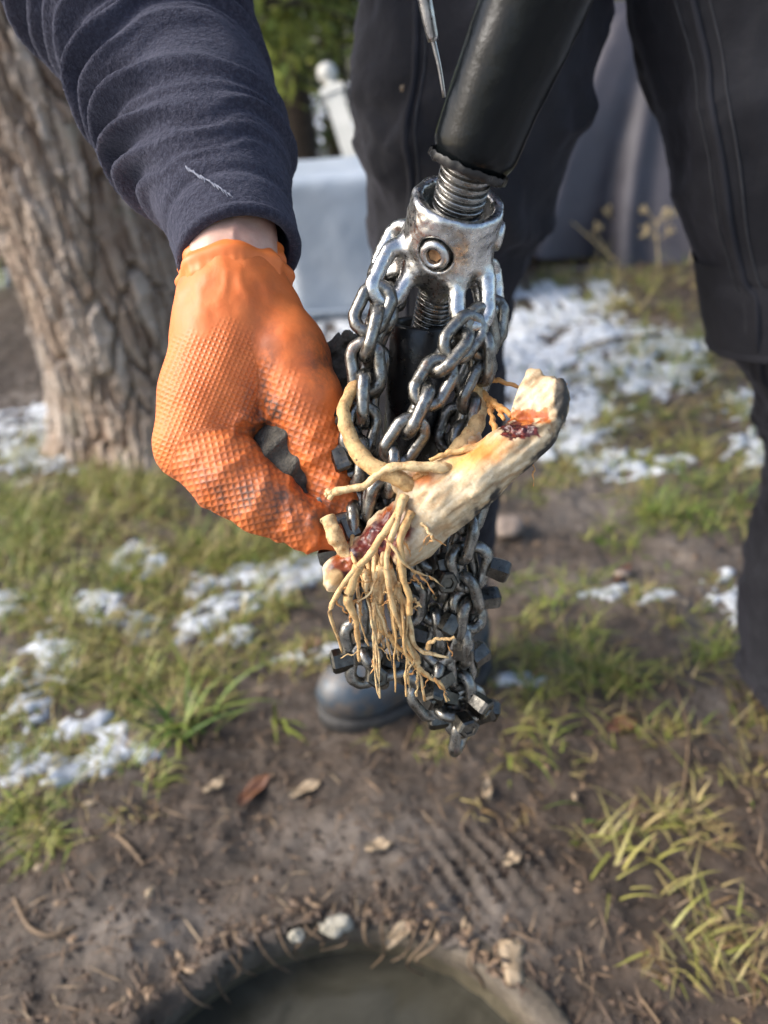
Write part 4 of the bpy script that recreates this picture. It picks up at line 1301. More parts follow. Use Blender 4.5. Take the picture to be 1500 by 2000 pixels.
# fleece jacket
SLEEVE = [rowc(468, 496, .434, 121, 112), rowc(452, 440, .446, 126, 118), rowc(437, 390, .457, 133, 124), rowc(387, 250, .485, 158, 150), rowc(322, 120, .51, 175, 165),
          rowc(264, 0, .53, 194, 180), rowc(215, -130, .553, 205, 190), rowc(150, -310, .58, 200, 190)]
def jacket():
    W = world_rows(SLEEVE)
    el = W[-1, :3]
    up = [[*(el * .55 + SH_R * .45), .078, .078], [*SH_R, .085, .085]]
    rows = np.vstack([W, up])
    N, M = 620, 190
    def disp(S, T, P):
        sh = S.shape
        c, s = np.cos(T), np.sin(T)
        q = np.stack([c * 1.0, s * 1.0, S * 22], -1).reshape(-1, 3)
        w1 = vnoise(q * np.array([.9, .9, .45]), 4).reshape(sh)
        w2 = vnoise(q * np.array([1.6, 1.6, .7]), 14).reshape(sh)
        ph = (S * 36 + 1.0 * w1 + .5 * w2 + .35 * np.sin(T * 1 + .6)) * 2 * math.pi
        r1 = (np.sin(ph) * .5 + .5) ** 2.1
        # forks: a second, weaker train of folds that fades in and out
        r2 = (np.sin(ph * 1.7 + 1.3 + 2 * w2) * .5 + .5) ** 2
        amp = np.clip(.75 + .7 * vnoise(q * np.array([.8, .8, .9]) + 5, 9).reshape(sh), .25, 1.3)
        left = .70 + .30 * (-c)                      # deeper on the inner side of the bend
        fade = sstep(.045, .12, S)
        hem = -.0022 * np.exp(-((S - .036) / .005) ** 2)
        fuzz = .00035 * vnoise(P.reshape(-1, 3) * 900, 3).reshape(sh)
        return fade * amp * (.0118 * r1 * left + .0034 * r2) + .004 * w1 * fade + hem + fuzz
    v, F = loft(rows, N, M, _R, disp, cap=False)
    sl = obj('sleeve', v, F[:, ::-1], MAT['fleece'], person)
    # turned-in hem and lining
    inn = rows.copy(); inn[:, 3:] -= .0055
    v, F = loft(inn[:5], 60, 90, _R, None, cap=False)
    obj('lining', v, F, MAT['fleece'], sl)
    ring = v[:90]
    P = [[*(0.5 * (a_ + b_)), .0036] for a_, b_ in zip(*[(lambda R_: (R_, R_))(loft(np.column_stack([rows[:, :3], rows[:, 3:] - .0028]), 60, 90, _R, None, False)[0][:90])][0])]
    P.append(P[0])
    v, F = tube(P, 200, 10, (.2, .1, 1)); obj('hem', v, F, MAT['fleece'], sl)
    # pale scuff and the row of stitches on the sleeve's outer seam
    def on(px, py, lift=.001):
        ys = [1000 - q[1] / q[2] * FPX for q in SLEEVE]
        o = np.argsort(ys)
        qv = [np.interp(py, np.array(ys)[o], np.array([q[k] for q in SLEEVE])[o]) for k in range(5)]
        X = (px - 750) / FPX * qv[2]
        f = np.clip((X - qv[0]) / qv[3], -.97, .97)
        dd = qv[2] - (qv[3] + lift) * math.sqrt(1 - f * f) * .95
        return cp(px, py, dd)
    r = np.random.default_rng(5)
    parts = []
    for k in range(26):
        t = k / 25
        px, py = 364 + 84 * t, 326 + 52 * t
        a = on(px + r.normal(0, 1.5), py + r.normal(0, 1.5), 0.012); b = on(px + r.normal(7, 2.5), py + r.normal(9, 2.5), .0117)
        parts.append(tube([[*a, .0004], [*((a + b) / 2), .0006 * (1 - .7 * t)], [*b, .0002]], 6, 5))
    v, F = join(parts); o = obj('scuff_mark', v, F, MAT['lint'], sl); o['kind'] = 'stuff'
    parts = []
    for k in range(34):
        t = k / 33
        px, py = 152 - 12 * math.sin(t * 2.5), -40 + 230 * t
        a = on(px - 4, py - 2, .0155); b = on(px + 4, py + 3, .0155)
        parts.append(tube([[*a, .0005], [*((a + b) / 2), .0006], [*b, .0005]], 4, 5))
    v, F = join(parts); o = obj('seam_stitches', v, F, MAT['lint'], sl); o['kind'] = 'stuff'
    # jacket body and other sleeve
    mid = (NECK + PELVIS) / 2
    K = [[*(PELVIS + np.array([0, .05, .08])), .205, .15], [*(mid + np.array([0, .02, .03])), .205, .145], [*(mid + np.array([0, 0, .17])), .225, .145], [*(NECK + np.array([0, .03, -.07])), .17, .11], [*(NECK + np.array([0, 0, .02])), .075, .075]]
    v, F = loft(K, 90, 90, (1, 0, 0), lambda S, T, P: .008 * fbm(P.reshape(-1, 3) * 10, 3, 3).reshape(S.shape), False)
    obj('jacket_body', v, F, MAT['fleece'], person)
    K = [[*(WRIST_L * .9 + ELBOW_L * .1), .042, .042], [*((WRIST_L + ELBOW_L) / 2), .055, .055], [*ELBOW_L, .068, .068], [*((ELBOW_L + SH_L) / 2), .076, .076], [*SH_L, .085, .085]]
    v, F = loft(K, 140, 60, (0, 0, 1), lambda S, T, P: .005 * (np.sin(S * 130 + 2 * np.sin(T)) * .5 + .5) ** 2, False)
    obj('sleeve', v, F, MAT['fleece'], person)
jacket()

# the orange glove on the near hand
def glove():
    k = .42 / FPX
    def q(px, py, d=.42): return cm(px, py, d)
    def cap(p, A, B, ra, rb): return sd_cap(p, q(*A), q(*B), ra * A[2] / FPX, rb * B[2] / FPX)
    bones = dict(
        back=[((458, 560, .432), 97), ((448, 640, .428), 102), ((412, 770, .424), 92), ((380, 868, .420), 80)],
        pad=[((470, 600, .430), 92), ((468, 720, .424), 72), ((462, 800, .424), 58)],
        thumb=[((482, 580, .432), 84), ((556, 690, .424), 80), ((592, 790, .421), 76), ((616, 868, .419), 58), ((646, 945, .419), 46), ((676, 1028, .420), 42)],
        index=[((382, 868, .420), 80), ((448, 925, .413), 74), ((512, 976, .409), 62), ((594, 1022, .411), 46), ((664, 1042, .415), 38)])
    rear = []
    for i, (dz, sx, sy) in enumerate([(.021, 8, 8), (.041, 22, 4), (.060, 40, -12)]):
        s = 1 - .06 * i
        rear += [[((455 + sx, 620, .432 + dz), 70), ((392 + sx, 850 + sy, .424 + dz), 74 * s), ((458 + sx, 935 + sy, .418 + dz), 68 * s), ((545 + sx, 1000 + sy, .428 + dz), 44 * s), ((625 - 10 * i, 1015 + sy, .436 + dz), 38 * s)]]
    def chain(p, L, kk=.006):
        f = None
        for (A, ra), (B, rb) in zip(L[:-1], L[1:]):
            g = cap(p, A, B, ra, rb)
            f = g if f is None else smin(f, g, kk)
        return f
    web = q(532, 838, .415)
    def parts(p):
        return chain(p, bones['back'], .01), chain(p, bones['pad'], .01), chain(p, bones['thumb']), chain(p, bones['index'])
    def fn(p):
        b, pad, th, ix = parts(p)
        hand = smin(b, pad, .012)
        f = smin(hand, th, .0035)
        f = smin(f, ix, .0015)
        f = smax(f, -sd_cap(p, q(538, 858, .404), q(600, 955, .400), .0056, .0036), .0025)
        f = smax(f, -sd_cap(p, q(600, 955, .400), q(662, 1022, .402), .0036, .0020), .0015)
        for r in rear: f = smin(f, chain(p, r), .005)
        px = p[:, 0] / p[:, 2] * FPX + 750; py = 1000 - p[:, 1] / p[:, 2] * FPX
        dx, dy = px - 528, py - 838
        ang = np.arctan2(dy, dx); rad = np.hypot(dx, dy)
        w = vnoise(np.stack([px / 34, py / 34, p[:, 2] * 30], 1), 6)
        w2 = vnoise(np.stack([px / 60, py / 60, p[:, 2] * 30], 1), 16)
        # folds that fan out from the web between thumb and finger
        fan = (np.sin(ang * 11 + 1.6 * w + 1.0) * .5 + .5) ** 2.2 * sstep(40, 120, rad) * sstep(280, 150, rad) * sstep(-.05, .25, ang) * sstep(3.1, 2.4, ang) * .0034 * (.55 + .45 * w2)
        # cross folds on the thumb's joint and by the finger's end
        u = (px - 610) * .62 + (py - 880) * .78
        cr = (np.sin(u / 8.5 + 2.2 * w) * .5 + .5) ** 2.5 * np.exp(-(u / 55) ** 2) * sstep(560, 610, px) * .0015
        u2 = (px - 600) * .9 + (py - 1020) * .25
        cr2 = (np.sin(u2 / 9.5 + 2.4 * w) * .5 + .5) ** 2.2 * np.exp(-(u2 / 62) ** 2) * sstep(900, 960, py) * .0024
        u3 = (px - 500) * .55 + (py - 800) * .83
        cr3 = (np.sin(u3 / 11 + 2.0 * w) * .5 + .5) ** 3 * np.exp(-((px - 490) / 70) ** 2 - ((py - 825) / 40) ** 2) * .0024
        # lengthwise pull folds down from the cuff
        cu = (np.sin(px / 7.5 + 2.5 * w2) * .5 + .5) ** 2 * np.exp(-((py - 560) / 34) ** 2) * .0007
        return f - fan - cr - cr2 - cr3 - cu + .0011 * fbm(p * 70, 2, 3)
    lo = q(285, 1085, .40); hi = q(705, 520, .44)
    v, F = surf_nets(fn, np.array([lo[0] - .012, lo[1] - .01, .385]), np.array([hi[0] + .004, hi[1] + .01, .515]), .00105)
    v = relax(v, F, 1, .4)
    px = v[:, 0] / v[:, 2] * FPX + 750; py = 1000 - v[:, 1] / v[:, 2] * FPX
    b, pad, th, ix = parts(v)
    reg = np.argmin(np.stack([np.minimum(b, pad), th, ix]), 0)
    guv = np.zeros((len(v), 3))
    for i, (al, pitch) in enumerate([(math.radians(68), 9.8), (math.radians(64), 12.4), (math.radians(33), 12.4)]):
        m = reg == i
        c_, s_ = math.cos(al + math.pi / 4), math.sin(al + math.pi / 4)
        guv[m, 0] = math.pi * ((px[m]) * c_ + py[m] * s_) / pitch
        guv[m, 1] = math.pi * (-(px[m]) * s_ + py[m] * c_) / pitch
    nn = vnoise(np.stack([px / 25, py / 25, py * 0], 1), 3) * 22
    top = 645 - 30 * np.exp(-((px - 450) / 50) ** 2)
    mask = sstep(0, 45, py + nn * .5 - top)
    mask = np.where(reg == 1, sstep(-20, 60, (py - 700) - .8 * (px - 540) + nn), mask)
    mask *= 1 - .8 * sstep(560, 625, px) * sstep(980, 1000, py + .0 * px) * (reg == 2)
    mask *= 1 - .7 * np.exp(-((px - 560) / 46) ** 2 - ((py - 958) / 34) ** 2)
    mask *= 1 - .85 * np.exp(-((px - 500) / 36) ** 2 - ((py - 838) / 22) ** 2)
    dirt = .9 * np.exp(-((px - 520) / 70) ** 2 - ((py - 830) / 70) ** 2) + .7 * np.exp(-((px - 640) / 45) ** 2 - ((py - 700) / 50) ** 2) + .75 * np.exp(-((px - 575) / 120) ** 2 - ((py - 990) / 70) ** 2) + .5 * np.exp(-((px - 522) / 26) ** 2 - ((py - 720) / 90) ** 2) + .6 * np.exp(-((px - 420) / 90) ** 2 - ((py - 960) / 60) ** 2) + .10
    gl = obj('orange_glove', c2w(v), F, MAT['glove'], person)
    gl['label'] = 'orange textured rubber glove pinching the chain'
    attr(gl, 'guv', guv); attr(gl, 'gmask', np.clip(mask, 0, 1)); attr(gl, 'gdirt', np.clip(dirt, 0, 1))
    # rolled cuff of the glove
    rows = world_rows([rowc(461, 590, .430, 104, 98), rowc(458, 562, .432, 105, 98), rowc(456, 545, .434, 106, 99), rowc(452, 522, .438, 101, 95), rowc(450, 512, .440, 99, 93)])
    def dsp(S, T, P):
        roll = .0022 * np.exp(-((S - .42) / .10) ** 2) - .0012 * np.exp(-((S - .62) / .08) ** 2) + .0012 * np.exp(-((S - .97) / .06) ** 2)
        fold = .0010 * np.sin(T * 9 + 4 * S + 1.5 * np.sin(T * 2)) + .0012 * np.sin(T * 3 + 1)
        tuck = .0008 * (np.sin(T * 34 + np.sin(T * 5)) * .5 + .5) * sstep(.45, .1, S)
        return roll + fold * sstep(0, .3, S) + tuck - .0028 * sstep(.25, 0, S)
    v, F = loft(rows, 70, 160, _R, dsp, cap=False)
    v2, F2 = loft(np.column_stack([rows[:, :3], rows[:, 3:] - .0016]), 70, 160, _R, lambda S, T, P: dsp(S, T, P), cap=False)
    cf = obj('glove_cuff', v, F, MAT['cuff'], gl)
    md = cf.modifiers.new('thick', 'SOLIDIFY'); md.thickness = .0011; md.offset = -1
glove()

# the other hand, gloved too, round the pipe above the picture
def other_glove():
    ax = np.array([.1, .3, .95]); ax /= np.linalg.norm(ax)
    u = WRIST_L - GRIP; u -= u.dot(ax) * ax; u /= np.linalg.norm(u); w = np.cross(ax, u)
    def pt(a, r, h): return GRIP + u * math.cos(a) * r + w * math.sin(a) * r + ax * h
    def fn(p):
        f = sd_cap(p, WRIST_L, GRIP + u * .036 , .028, .03)
        for i in range(4):
            h = -.034 + .022 * i
            A = [pt(a, .034, h) for a in np.linspace(.1, 3.6 - .15 * i, 5)]
            for a, b in zip(A[:-1], A[1:]): f = smin(f, sd_cap(p, a, b, .0105, .0098), .004)
        A = [pt(a, .036, hh) for a, hh in ((-.2, .03), (-1.0, .045), (-1.8, .05), (-2.3, .048))]
        for a, b in zip(A[:-1], A[1:]): f = smin(f, sd_cap(p, a, b, .012, .0105), .004)
        return f
    v, F = surf_nets(fn, GRIP - .10, GRIP + .14, .0035)
    o = obj('orange_glove', v, F, MAT['cuff'], person); o['label'] = 'orange glove gripping the black pipe above the picture'
other_glove()

# grey cloth bunched in the hand
def cloth():
    L = [((694, 690, .455), 40), ((668, 735, .458), 46), ((620, 800, .455), 50), ((552, 872, .425), 46), ((578, 922, .423), 36), ((625, 985, .428), 20)]
    def fn(p):
        f = None
        for (A, ra), (B, rb) in zip(L[:-1], L[1:]):
            g = sd_cap(p, cm(*A), cm(*B), ra * A[2] / FPX, rb * B[2] / FPX)
            f = g if f is None else smin(f, g, .012)
        q = fbm(p * 55, 2, 31)
        return f - .0042 * (np.sin((p[:, 0] * .5 - p[:, 1] * .7 + p[:, 2] * .4) * 420 + 4 * q) * .5 + .5) ** 2 + .004 * fbm(p * 75, 3, 8)
    lo, hi = cm(470, 1050, .45), cm(750, 630, .45)
    v, F = surf_nets(fn, np.array([lo[0], lo[1], .400]), np.array([hi[0], hi[1], .495]), .0014)
    o = obj('cloth', c2w(v), F, MAT['cloth'], org=c2w(v).mean(0))
    tag(o, 'grey brown knit cloth bunched inside the orange gloved hand', 'cloth')
cloth()

# ================================================================== THE CHAIN ROOT CUTTER
AX = np.array([.16, .62, -.766]); AX /= np.linalg.norm(AX)          # tool axis, upwards, in view metres
HT = cm(898, 385, .385)                                              # centre of the hub's upper rim
_ray = HT / np.linalg.norm(HT)
AU = np.array([1.0, 0, 0]) - AX[0] * AX; AU /= np.linalg.norm(AU)     # sideways
AV = np.cross(AU, AX)                                                 # away or towards the lens
if AV[2] > 0: AV = -AV
cutter = empty('root_cutter', c2w(cm(890, 1415, .475)), 'steel chain root cutter hanging from a thick black pipe, wound with roots', 'root cutter')

def toW(v): return c2w(v)
# upper pipe (rubber sleeve), curving up to the other hand
PB = cm(913, 328, .374)
def pipe():
    rows = [[*PB, .0206, .0206], [*cm(978, 165, .354), .0220, .0220], [*cm(1045, 0, .336), .0238, .0238], [*cm(1140, -260, .308), .0250, .0250],
            [.135, .40, .215, .0225, .0225], [.16, .56, .20, .0225, .0225], [.18, .75, .22, .0225, .0225]]
    W = world_rows(rows)
    def dsp(S, T, P):
        e = .0018 * np.exp(-(S / .02) ** 2) * np.sin(T * 3 + 1) * .3 - .0035 * np.exp(-(S / .008) ** 2)
        return e + .0005 * fbm(P.reshape(-1, 3) * 90, 3, 3).reshape(S.shape)
    v, F = loft(W, 260, 90, _R, dsp)
    obj('pipe', v, F, MAT['rubber'], cutter)
    # chipped lip at the pipe's mouth
    d = PB - cm(978, 165, .354); d /= np.linalg.norm(d)
    P = W[0, :3]
    v, F = lathe([(-.003, .0204), (.0005, .0206), (.0012, .0195), (.0008, .0170), (-.002, .0160)], P, d @ np.stack([_R, _U, _F]), 80)
    v = v + .0007 * fbm(v * 400, 2, 3)[:, None]
    obj('pipe_lip', v, F, MAT['paint'], cutter)
pipe()

def threaded(p0, p1, r, pitch, depth, name, label):
    p0, p1 = np.asarray(p0, float), np.asarray(p1, float)
    L = np.linalg.norm(p1 - p0)
    rows = [[*p0, r, r], [*(p0 * .5 + p1 * .5), r, r], [*p1, r, r]]
    def dsp(S, T, P):
        ph = (S * L / pitch + T / (2 * math.pi)) * 2 * math.pi
        t = np.abs(((ph / (2 * math.pi)) % 1) - .5) * 2
        return -depth * (1 - sstep(.08, .62, t)) + .00015 * fbm(P.reshape(-1, 3) * 500, 2, 3).reshape(S.shape)
    v, F = loft(world_rows(rows), int(L / pitch * 16), 60, _R, dsp)
    o = obj(name, v, F, MAT['thread_rod'], cutter); o['label'] = label
threaded(HT - AX * .020, PB + (PB - HT) / np.linalg.norm(PB - HT) * .004, .0132, .0040, .0021, 'threaded_rod', 'coarse thread between pipe and hub')
LT = cm(838, 618, .440)
threaded(HT - AX * .035, LT + (LT - HT) * .02 + np.array([-.001, -.012, .006]), .0104, .0030, .0016, 'threaded_rod', 'coarse thread below the hub')
# lower tube
def lower_tube():
    top, bot = cm(822, 632, .436), cm(800, 905, .474)
    d = bot - top; L = np.linalg.norm(d); d /= L
    W = lambda q: q @ np.stack([_R, _U, _F])
    r = .0172
    v, F = lathe([(.012, r - .0045), (.001, r - .0042), (-.0005, r - .003), (-.0005, r - .001), (.0008, r), (.02, r), (L * .5, r + .0003), (L, r), (L + .001, r - .002), (L + .001, .0004)], c2w(top), W(d), 72)
    v = v + .0004 * fbm(v * 150, 2, 3)[:, None]
    obj('lower_tube', v, F, MAT['paint'], cutter)
lower_tube()

# links: one mesh shared by all
def stadium(s, R, r, n=14, m=10, flat=1.0):
    path = []
    for k in range(n + 1):
        a = math.pi * k / n
        path.append((R * math.cos(a), s + R * math.sin(a), math.cos(a), math.sin(a)))
    for k in range(n + 1):
        a = math.pi + math.pi * k / n
        path.append((R * math.cos(a), -s + R * math.sin(a), math.cos(a), math.sin(a)))
    V, F = [], []
    N = len(path)
    for i, (x, z, nx, nz) in enumerate(path):
        w = 1 + .05 * math.sin(i * 2.1)
        for j in range(m):
            b = 2 * math.pi * j / m
            V.append((x + nx * r * w * math.cos(b), r * w * flat * math.sin(b), z + nz * r * w * math.cos(b)))
    for i in range(N):
        for j in range(m):
            F.append((i * m + j, ((i + 1) % N) * m + j, ((i + 1) % N) * m + (j + 1) % m, i * m + (j + 1) % m))
    return np.array(V), F
LR, LW, LS, PITCH_L = .0074, .0036, .0050, .0174
lv, lf = stadium(LS, LR, LW)
link_me = mesh_from('chain_link', lv, lf); link_me.materials.append(MAT['chain'])
def tooth_mesh():
    V, F = [], []
    prof = [(.0, .0058), (.0085, .0066), (.0108, .0064), (.0120, .0052), (.0120, .0032), (.0110, .0027)]
    for h, r in prof:
        for k in range(6):
            a = math.pi / 3 * k + .2
            V.append((h, r * math.cos(a), r * 1.12 * math.sin(a)))
    for i in range(len(prof) - 1):
        for k in range(6): F.append((i * 6 + k, i * 6 + (k + 1) % 6, i * 6 + 6 + (k + 1) % 6, i * 6 + 6 + k))
    F.append(tuple(range(5, -1, -1))); F.append(tuple((len(prof) - 1) * 6 + k for k in range(6)))
    me = mesh_from('cutter_tooth', np.array(V), F, False); me.materials.append(MAT['tooth'])
    return me
tooth_me = tooth_mesh()
cut_o = origin_of(cutter)
B3 = np.stack([_R, _U, _F])

def place_link(c, z, x, teeth=(), scale=1.0):
    """c centre, z long axis, x wide axis, all in view metres"""
    z = z / np.linalg.norm(z); x = x - x.dot(z) * z; x /= np.linalg.norm(x); y = np.cross(z, x)
    o = bpy.data.objects.new('chain_link', link_me)
    Cw = c2w(c) - cut_o; X, Y, Z = x @ B3, y @ B3, z @ B3
    o.matrix_local = Matrix(((X[0] * scale, Y[0] * scale, Z[0] * scale, Cw[0]), (X[1] * scale, Y[1] * scale, Z[1] * scale, Cw[1]), (X[2] * scale, Y[2] * scale, Z[2] * scale, Cw[2]), (0, 0, 0, 1)))
    link(o, cutter)
    for (sx, h, tilt) in teeth:
        t = bpy.data.objects.new('cutter_tooth', tooth_me)
        m = Matrix.Translation((sx * (LR + LW * .3), 0, h)) @ Matrix.Rotation(tilt + (math.pi if sx < 0 else 0), 4, 'Y')
        t.matrix_local = m
        link(t, o)
    return o

rl = np.random.default_rng(4)
def chain(pts, roll0=0.0, teeth_from=None, every=2, jitter=.22, start=0):
    P = np.array([cm(*q) for q in pts])
    K = spline(P, 400)
    s = np.concatenate([[0], np.cumsum(np.linalg.norm(np.diff(K, axis=0), axis=1))])
    n = int(s[-1] / PITCH_L)
    for i in range(start, n + 1):
        sa, sb = max(0, i * PITCH_L - PITCH_L * .5), min(s[-1], i * PITCH_L + PITCH_L * .5)
        a = np.array([np.interp(sa, s, K[:, k]) for k in range(3)]); b = np.array([np.interp(sb, s, K[:, k]) for k in range(3)])
        z = b - a
        if np.linalg.norm(z) < 1e-5: continue
        z /= np.linalg.norm(z)
        x0 = np.array([1.0, 0, 0]) - z[0] * z; x0 /= np.linalg.norm(x0); y0 = np.cross(z, x0)
        ang = roll0 + (math.pi / 2) * (i % 2) + rl.normal(0, jitter)
        x = x0 * math.cos(ang) + y0 * math.sin(ang)
        tz = z + rl.normal(0, .06, 3)
        te = ()
        if teeth_from is not None and i >= teeth_from and (i - teeth_from) % every == 0:
            te = tuple((sg, rl.normal(0, .002), rl.normal(0, .3)) for sg in (1, -1) if rl.random() < .8)
        place_link((a + b) / 2 + rl.normal(0, .0006, 3), tz, x, te)

# the hub: cast body with four eyes for the chains
LUGS = [((922, 500, .399), (924, 652, .401), 31, 17, np.array([1, .02, .15])),
        ((800, 470, .404), (736, 602, .404), 29, 16.5, np.array([.88, .45, .25])),
        ((800, 430, .416), (742, 548, .424), 28, 15, np.array([.80, .40, -.55])),
        ((952, 500, .424), (958, 622, .432), 26, 14, np.array([.7, .05, .75]))]
def hub():
    def stad(p, A, B, hw, r, xdir):
        a, b = cm(*A), cm(*B)
        k = A[2] / FPX
        z = b - a; L = np.linalg.norm(z); z /= L
        x = xdir - xdir.dot(z) * z; x /= np.linalg.norm(x); y = np.cross(z, x)
        hw_, r_ = hw * k, r * k
        c = (a + b) / 2; s = L / 2 - hw_ - r_
        q = p - c
        u, v, w = q @ x, q @ z, q @ y
        vv = np.maximum(np.abs(v) - s, 0)
        ring = np.sqrt(u * u + vv * vv) - hw_
        return np.sqrt(ring ** 2 + w * w) - r_
    hs = np.array([-.050, -.043, -.035, -.026, -.012, -.003, .0])
    rs = np.array([.0150, .0185, .0218, .0236, .0246, .0241, .0228])
    riv = HT - AX * .021 + (AV * .92 - AU * .40) / np.linalg.norm(AV * .92 - AU * .40) * .0225
    rn = (riv - (HT - AX * .021)); rn /= np.linalg.norm(rn)
    riv2 = HT - AX * .016 + (AU * .99 + AV * .12) * .0235; rn2 = AU * .99 + AV * .12
    def fn(p):
        q = p - HT
        h = q @ AX; u, w = q @ AU, q @ AV
        rad = np.sqrt(u * u + w * w)
        R = np.interp(h, hs, rs)
        f = np.maximum((rad - R) * .85, np.maximum(h - .0, -h - .050))
        f = smax(f, np.maximum(h, -.050 - h), .003)
        f = smax(f, -np.maximum(rad - .0168 - .10 * (h + .014), -(h + .014)), .002)        # cup at the top
        f = smax(f, -(rad - .0108), .001)                                                   # bore
        # scallops between the eyes
        for a in (1.45, 3.05, -1.5, -.35):
            c = HT - AX * .052 + (AU * math.cos(a) + AV * math.sin(a)) * .024
            f = smax(f, -(np.linalg.norm(p - c, axis=1) - .0115), .004)
        for L in LUGS: f = smin(f, stad(p, *L), .008)
        f = smin(f, sd_cap(p, HT - AX * .032 + AV * .014, HT - AX * .050 + AV * .0135 - AU * .001, .0065, .0052), .005)
        f = f + .0007 * fbm(p * 120, 3, 4) + .00025 * fbm(p * 420, 2, 5)
        f = smax(f, -(sd_cap(p, riv - rn * .001, riv + rn * .01, .0093, .0093)), .001)
        return f
    c = HT - AX * .035
    v, F = surf_nets(fn, c - np.array([.062, .066, .045]), c + np.array([.045, .06, .045]), .00095)
    o = obj('hub', toW(v), F, MAT['hub'], cutter); o['label'] = 'shiny cast steel hub with eyes for the chains'
    for (c0, n0, lab) in ((riv, rn, 'rusty socket bolt on the hub face'), (riv2, rn2, 'bolt on the hub side')):
        t0 = np.cross(n0, AX); t0 /= np.linalg.norm(t0)
        v, F = lathe([(-.006, .0076), (.0012, .0078), (.0026, .0070), (.0032, .0056), (.0030, .0042), (.0024, .0040), (-.003, .0036), (-.003, .0003)], c2w(c0), n0 @ B3, 48)
        b = obj('bolt', v, F, MAT['hub'], o); b['label'] = lab
        hx = [c0 + n0 * .0005 + (t0 * math.cos(a) + np.cross(n0, t0) * math.sin(a)) * .0036 for a in np.linspace(0, 2 * math.pi, 7)[:-1]]
        hx2 = [q_ - n0 * .0025 for q_ in hx]
        v = np.array([c2w(q_) for q_ in hx + hx2] + [c2w(c0 + n0 * .0002)])
        F = [(k, (k + 1) % 6, 12) for k in range(6)] + [(k, k + 6, (k + 1) % 6 + 6, (k + 1) % 6) for k in range(6)]
        obj('socket', v, F, MAT['rust'], b, False)
hub()

# chains from the four eyes down through the hand, then hanging
chain([(738, 588, .402), (716, 650, .402), (718, 720, .404), (712, 780, .406), (712, 840, .406), (694, 905, .409), (690, 970, .411), (692, 1040, .412), (702, 1100, .420)], .15, 8, 2)
chain([(750, 545, .420), (756, 610, .417), (732, 680, .420), (722, 760, .424), (712, 830, .424), (725, 900, .424), (730, 970, .424), (742, 1040, .424)], .9, 9, 2)
chain([(918, 640, .398), (893, 668, .397), (862, 715, .395), (828, 775, .394), (800, 838, .395), (768, 890, .399), (756, 950, .404), (742, 1010, .409), (745, 1080, .416)], .35, 9, 2)
chain([(938, 632, .403), (945, 700, .410), (925, 770, .414), (902, 830, .417), (912, 900, .420), (930, 960, .424), (912, 1030, .426), (898, 1095, .433), (916, 1165, .443), (908, 1235, .452), (893, 1300, .462), (905, 1360, .470), (900, 1418, .476)], .6, 12, 1)
chain([(960, 612, .434), (945, 690, .438), (905, 780, .445), (880, 860, .450), (868, 950, .450), (850, 1030, .448), (842, 1100, .446), (862, 1165, .449), (842, 1225, .454), (866, 1280, .459), (838, 1335, .465), (872, 1382, .470), (915, 1388, .473)], .2, 9, 2)
chain([(742, 1050, .418), (712, 1130, .430), (694, 1195, .440), (704, 1262, .447), (738, 1322, .452), (790, 1312, .458), (822, 1352, .464), (850, 1385, .470)], .5, 1, 2)
chain([(760, 1090, .428), (800, 1150, .440), (792, 1215, .448), (770, 1275, .454), (735, 1300, .456)], .1, 1, 2)
place_link(cm(652, 850, .409), np.array([.75, .25, .2]), np.array([-.4, .9, .1]), ((1, 0, 0), (-1, 0, 0)))
place_link(cm(665, 985, .411), np.array([.8, .35, .3]), np.array([-.3, .9, .2]), ((1, 0, 0), (-1, 0, 0)))

for (x_, y_, d_, z_, xx) in ((922, 1108, .436, (.3, 1, -.3), (1, -.35, .1)), (914, 1190, .447, (-.35, 1, -.3), (1, .4, .3)), (912, 1378, .474, (.2, 1, -.3), (1, -.2, .2)), (712, 1296, .450, (.2, 1, -.2), (1, .2, .2)), (862, 1255, .455, (.3, 1, -.2), (1, -.3, -.2))):
    place_link(cm(x_, y_, d_), np.array(z_, float), np.array(xx, float), ((1, rl.normal(0, .002), rl.normal(0, .3)), (-1, rl.normal(0, .002), rl.normal(0, .3))))
place_link(cm(897, 1432, .478), np.array([.1, 1, -.4]), np.array([.4, 0, 1.0]))
# slim rod beside the pipe, with its thicker ferrule
v, F = tube([[*cp(868, 190, .40), .0010], [*cp(858, 130, .392), .0012], [*cp(846, 78, .386), .0015], [*cp(830, 0, .376), .0016], [*cp(800, -150, .36), .0016], [*cp(900, -420, .30), .0016], [*cp(1250, -900, .26), .0016]], 60, 10)
rod = obj('guide_rod', v, F, MAT['rod'], cutter)
v, F = tube([[*cp(846.5, 80, .3862), .0028], [*cp(838, 40, .381), .0034], [*cp(829, -5, .3755), .0036], [*cp(806, -120, .363), .0036]], 20, 16)
obj('ferrule', v, F, MAT['rod'], rod)

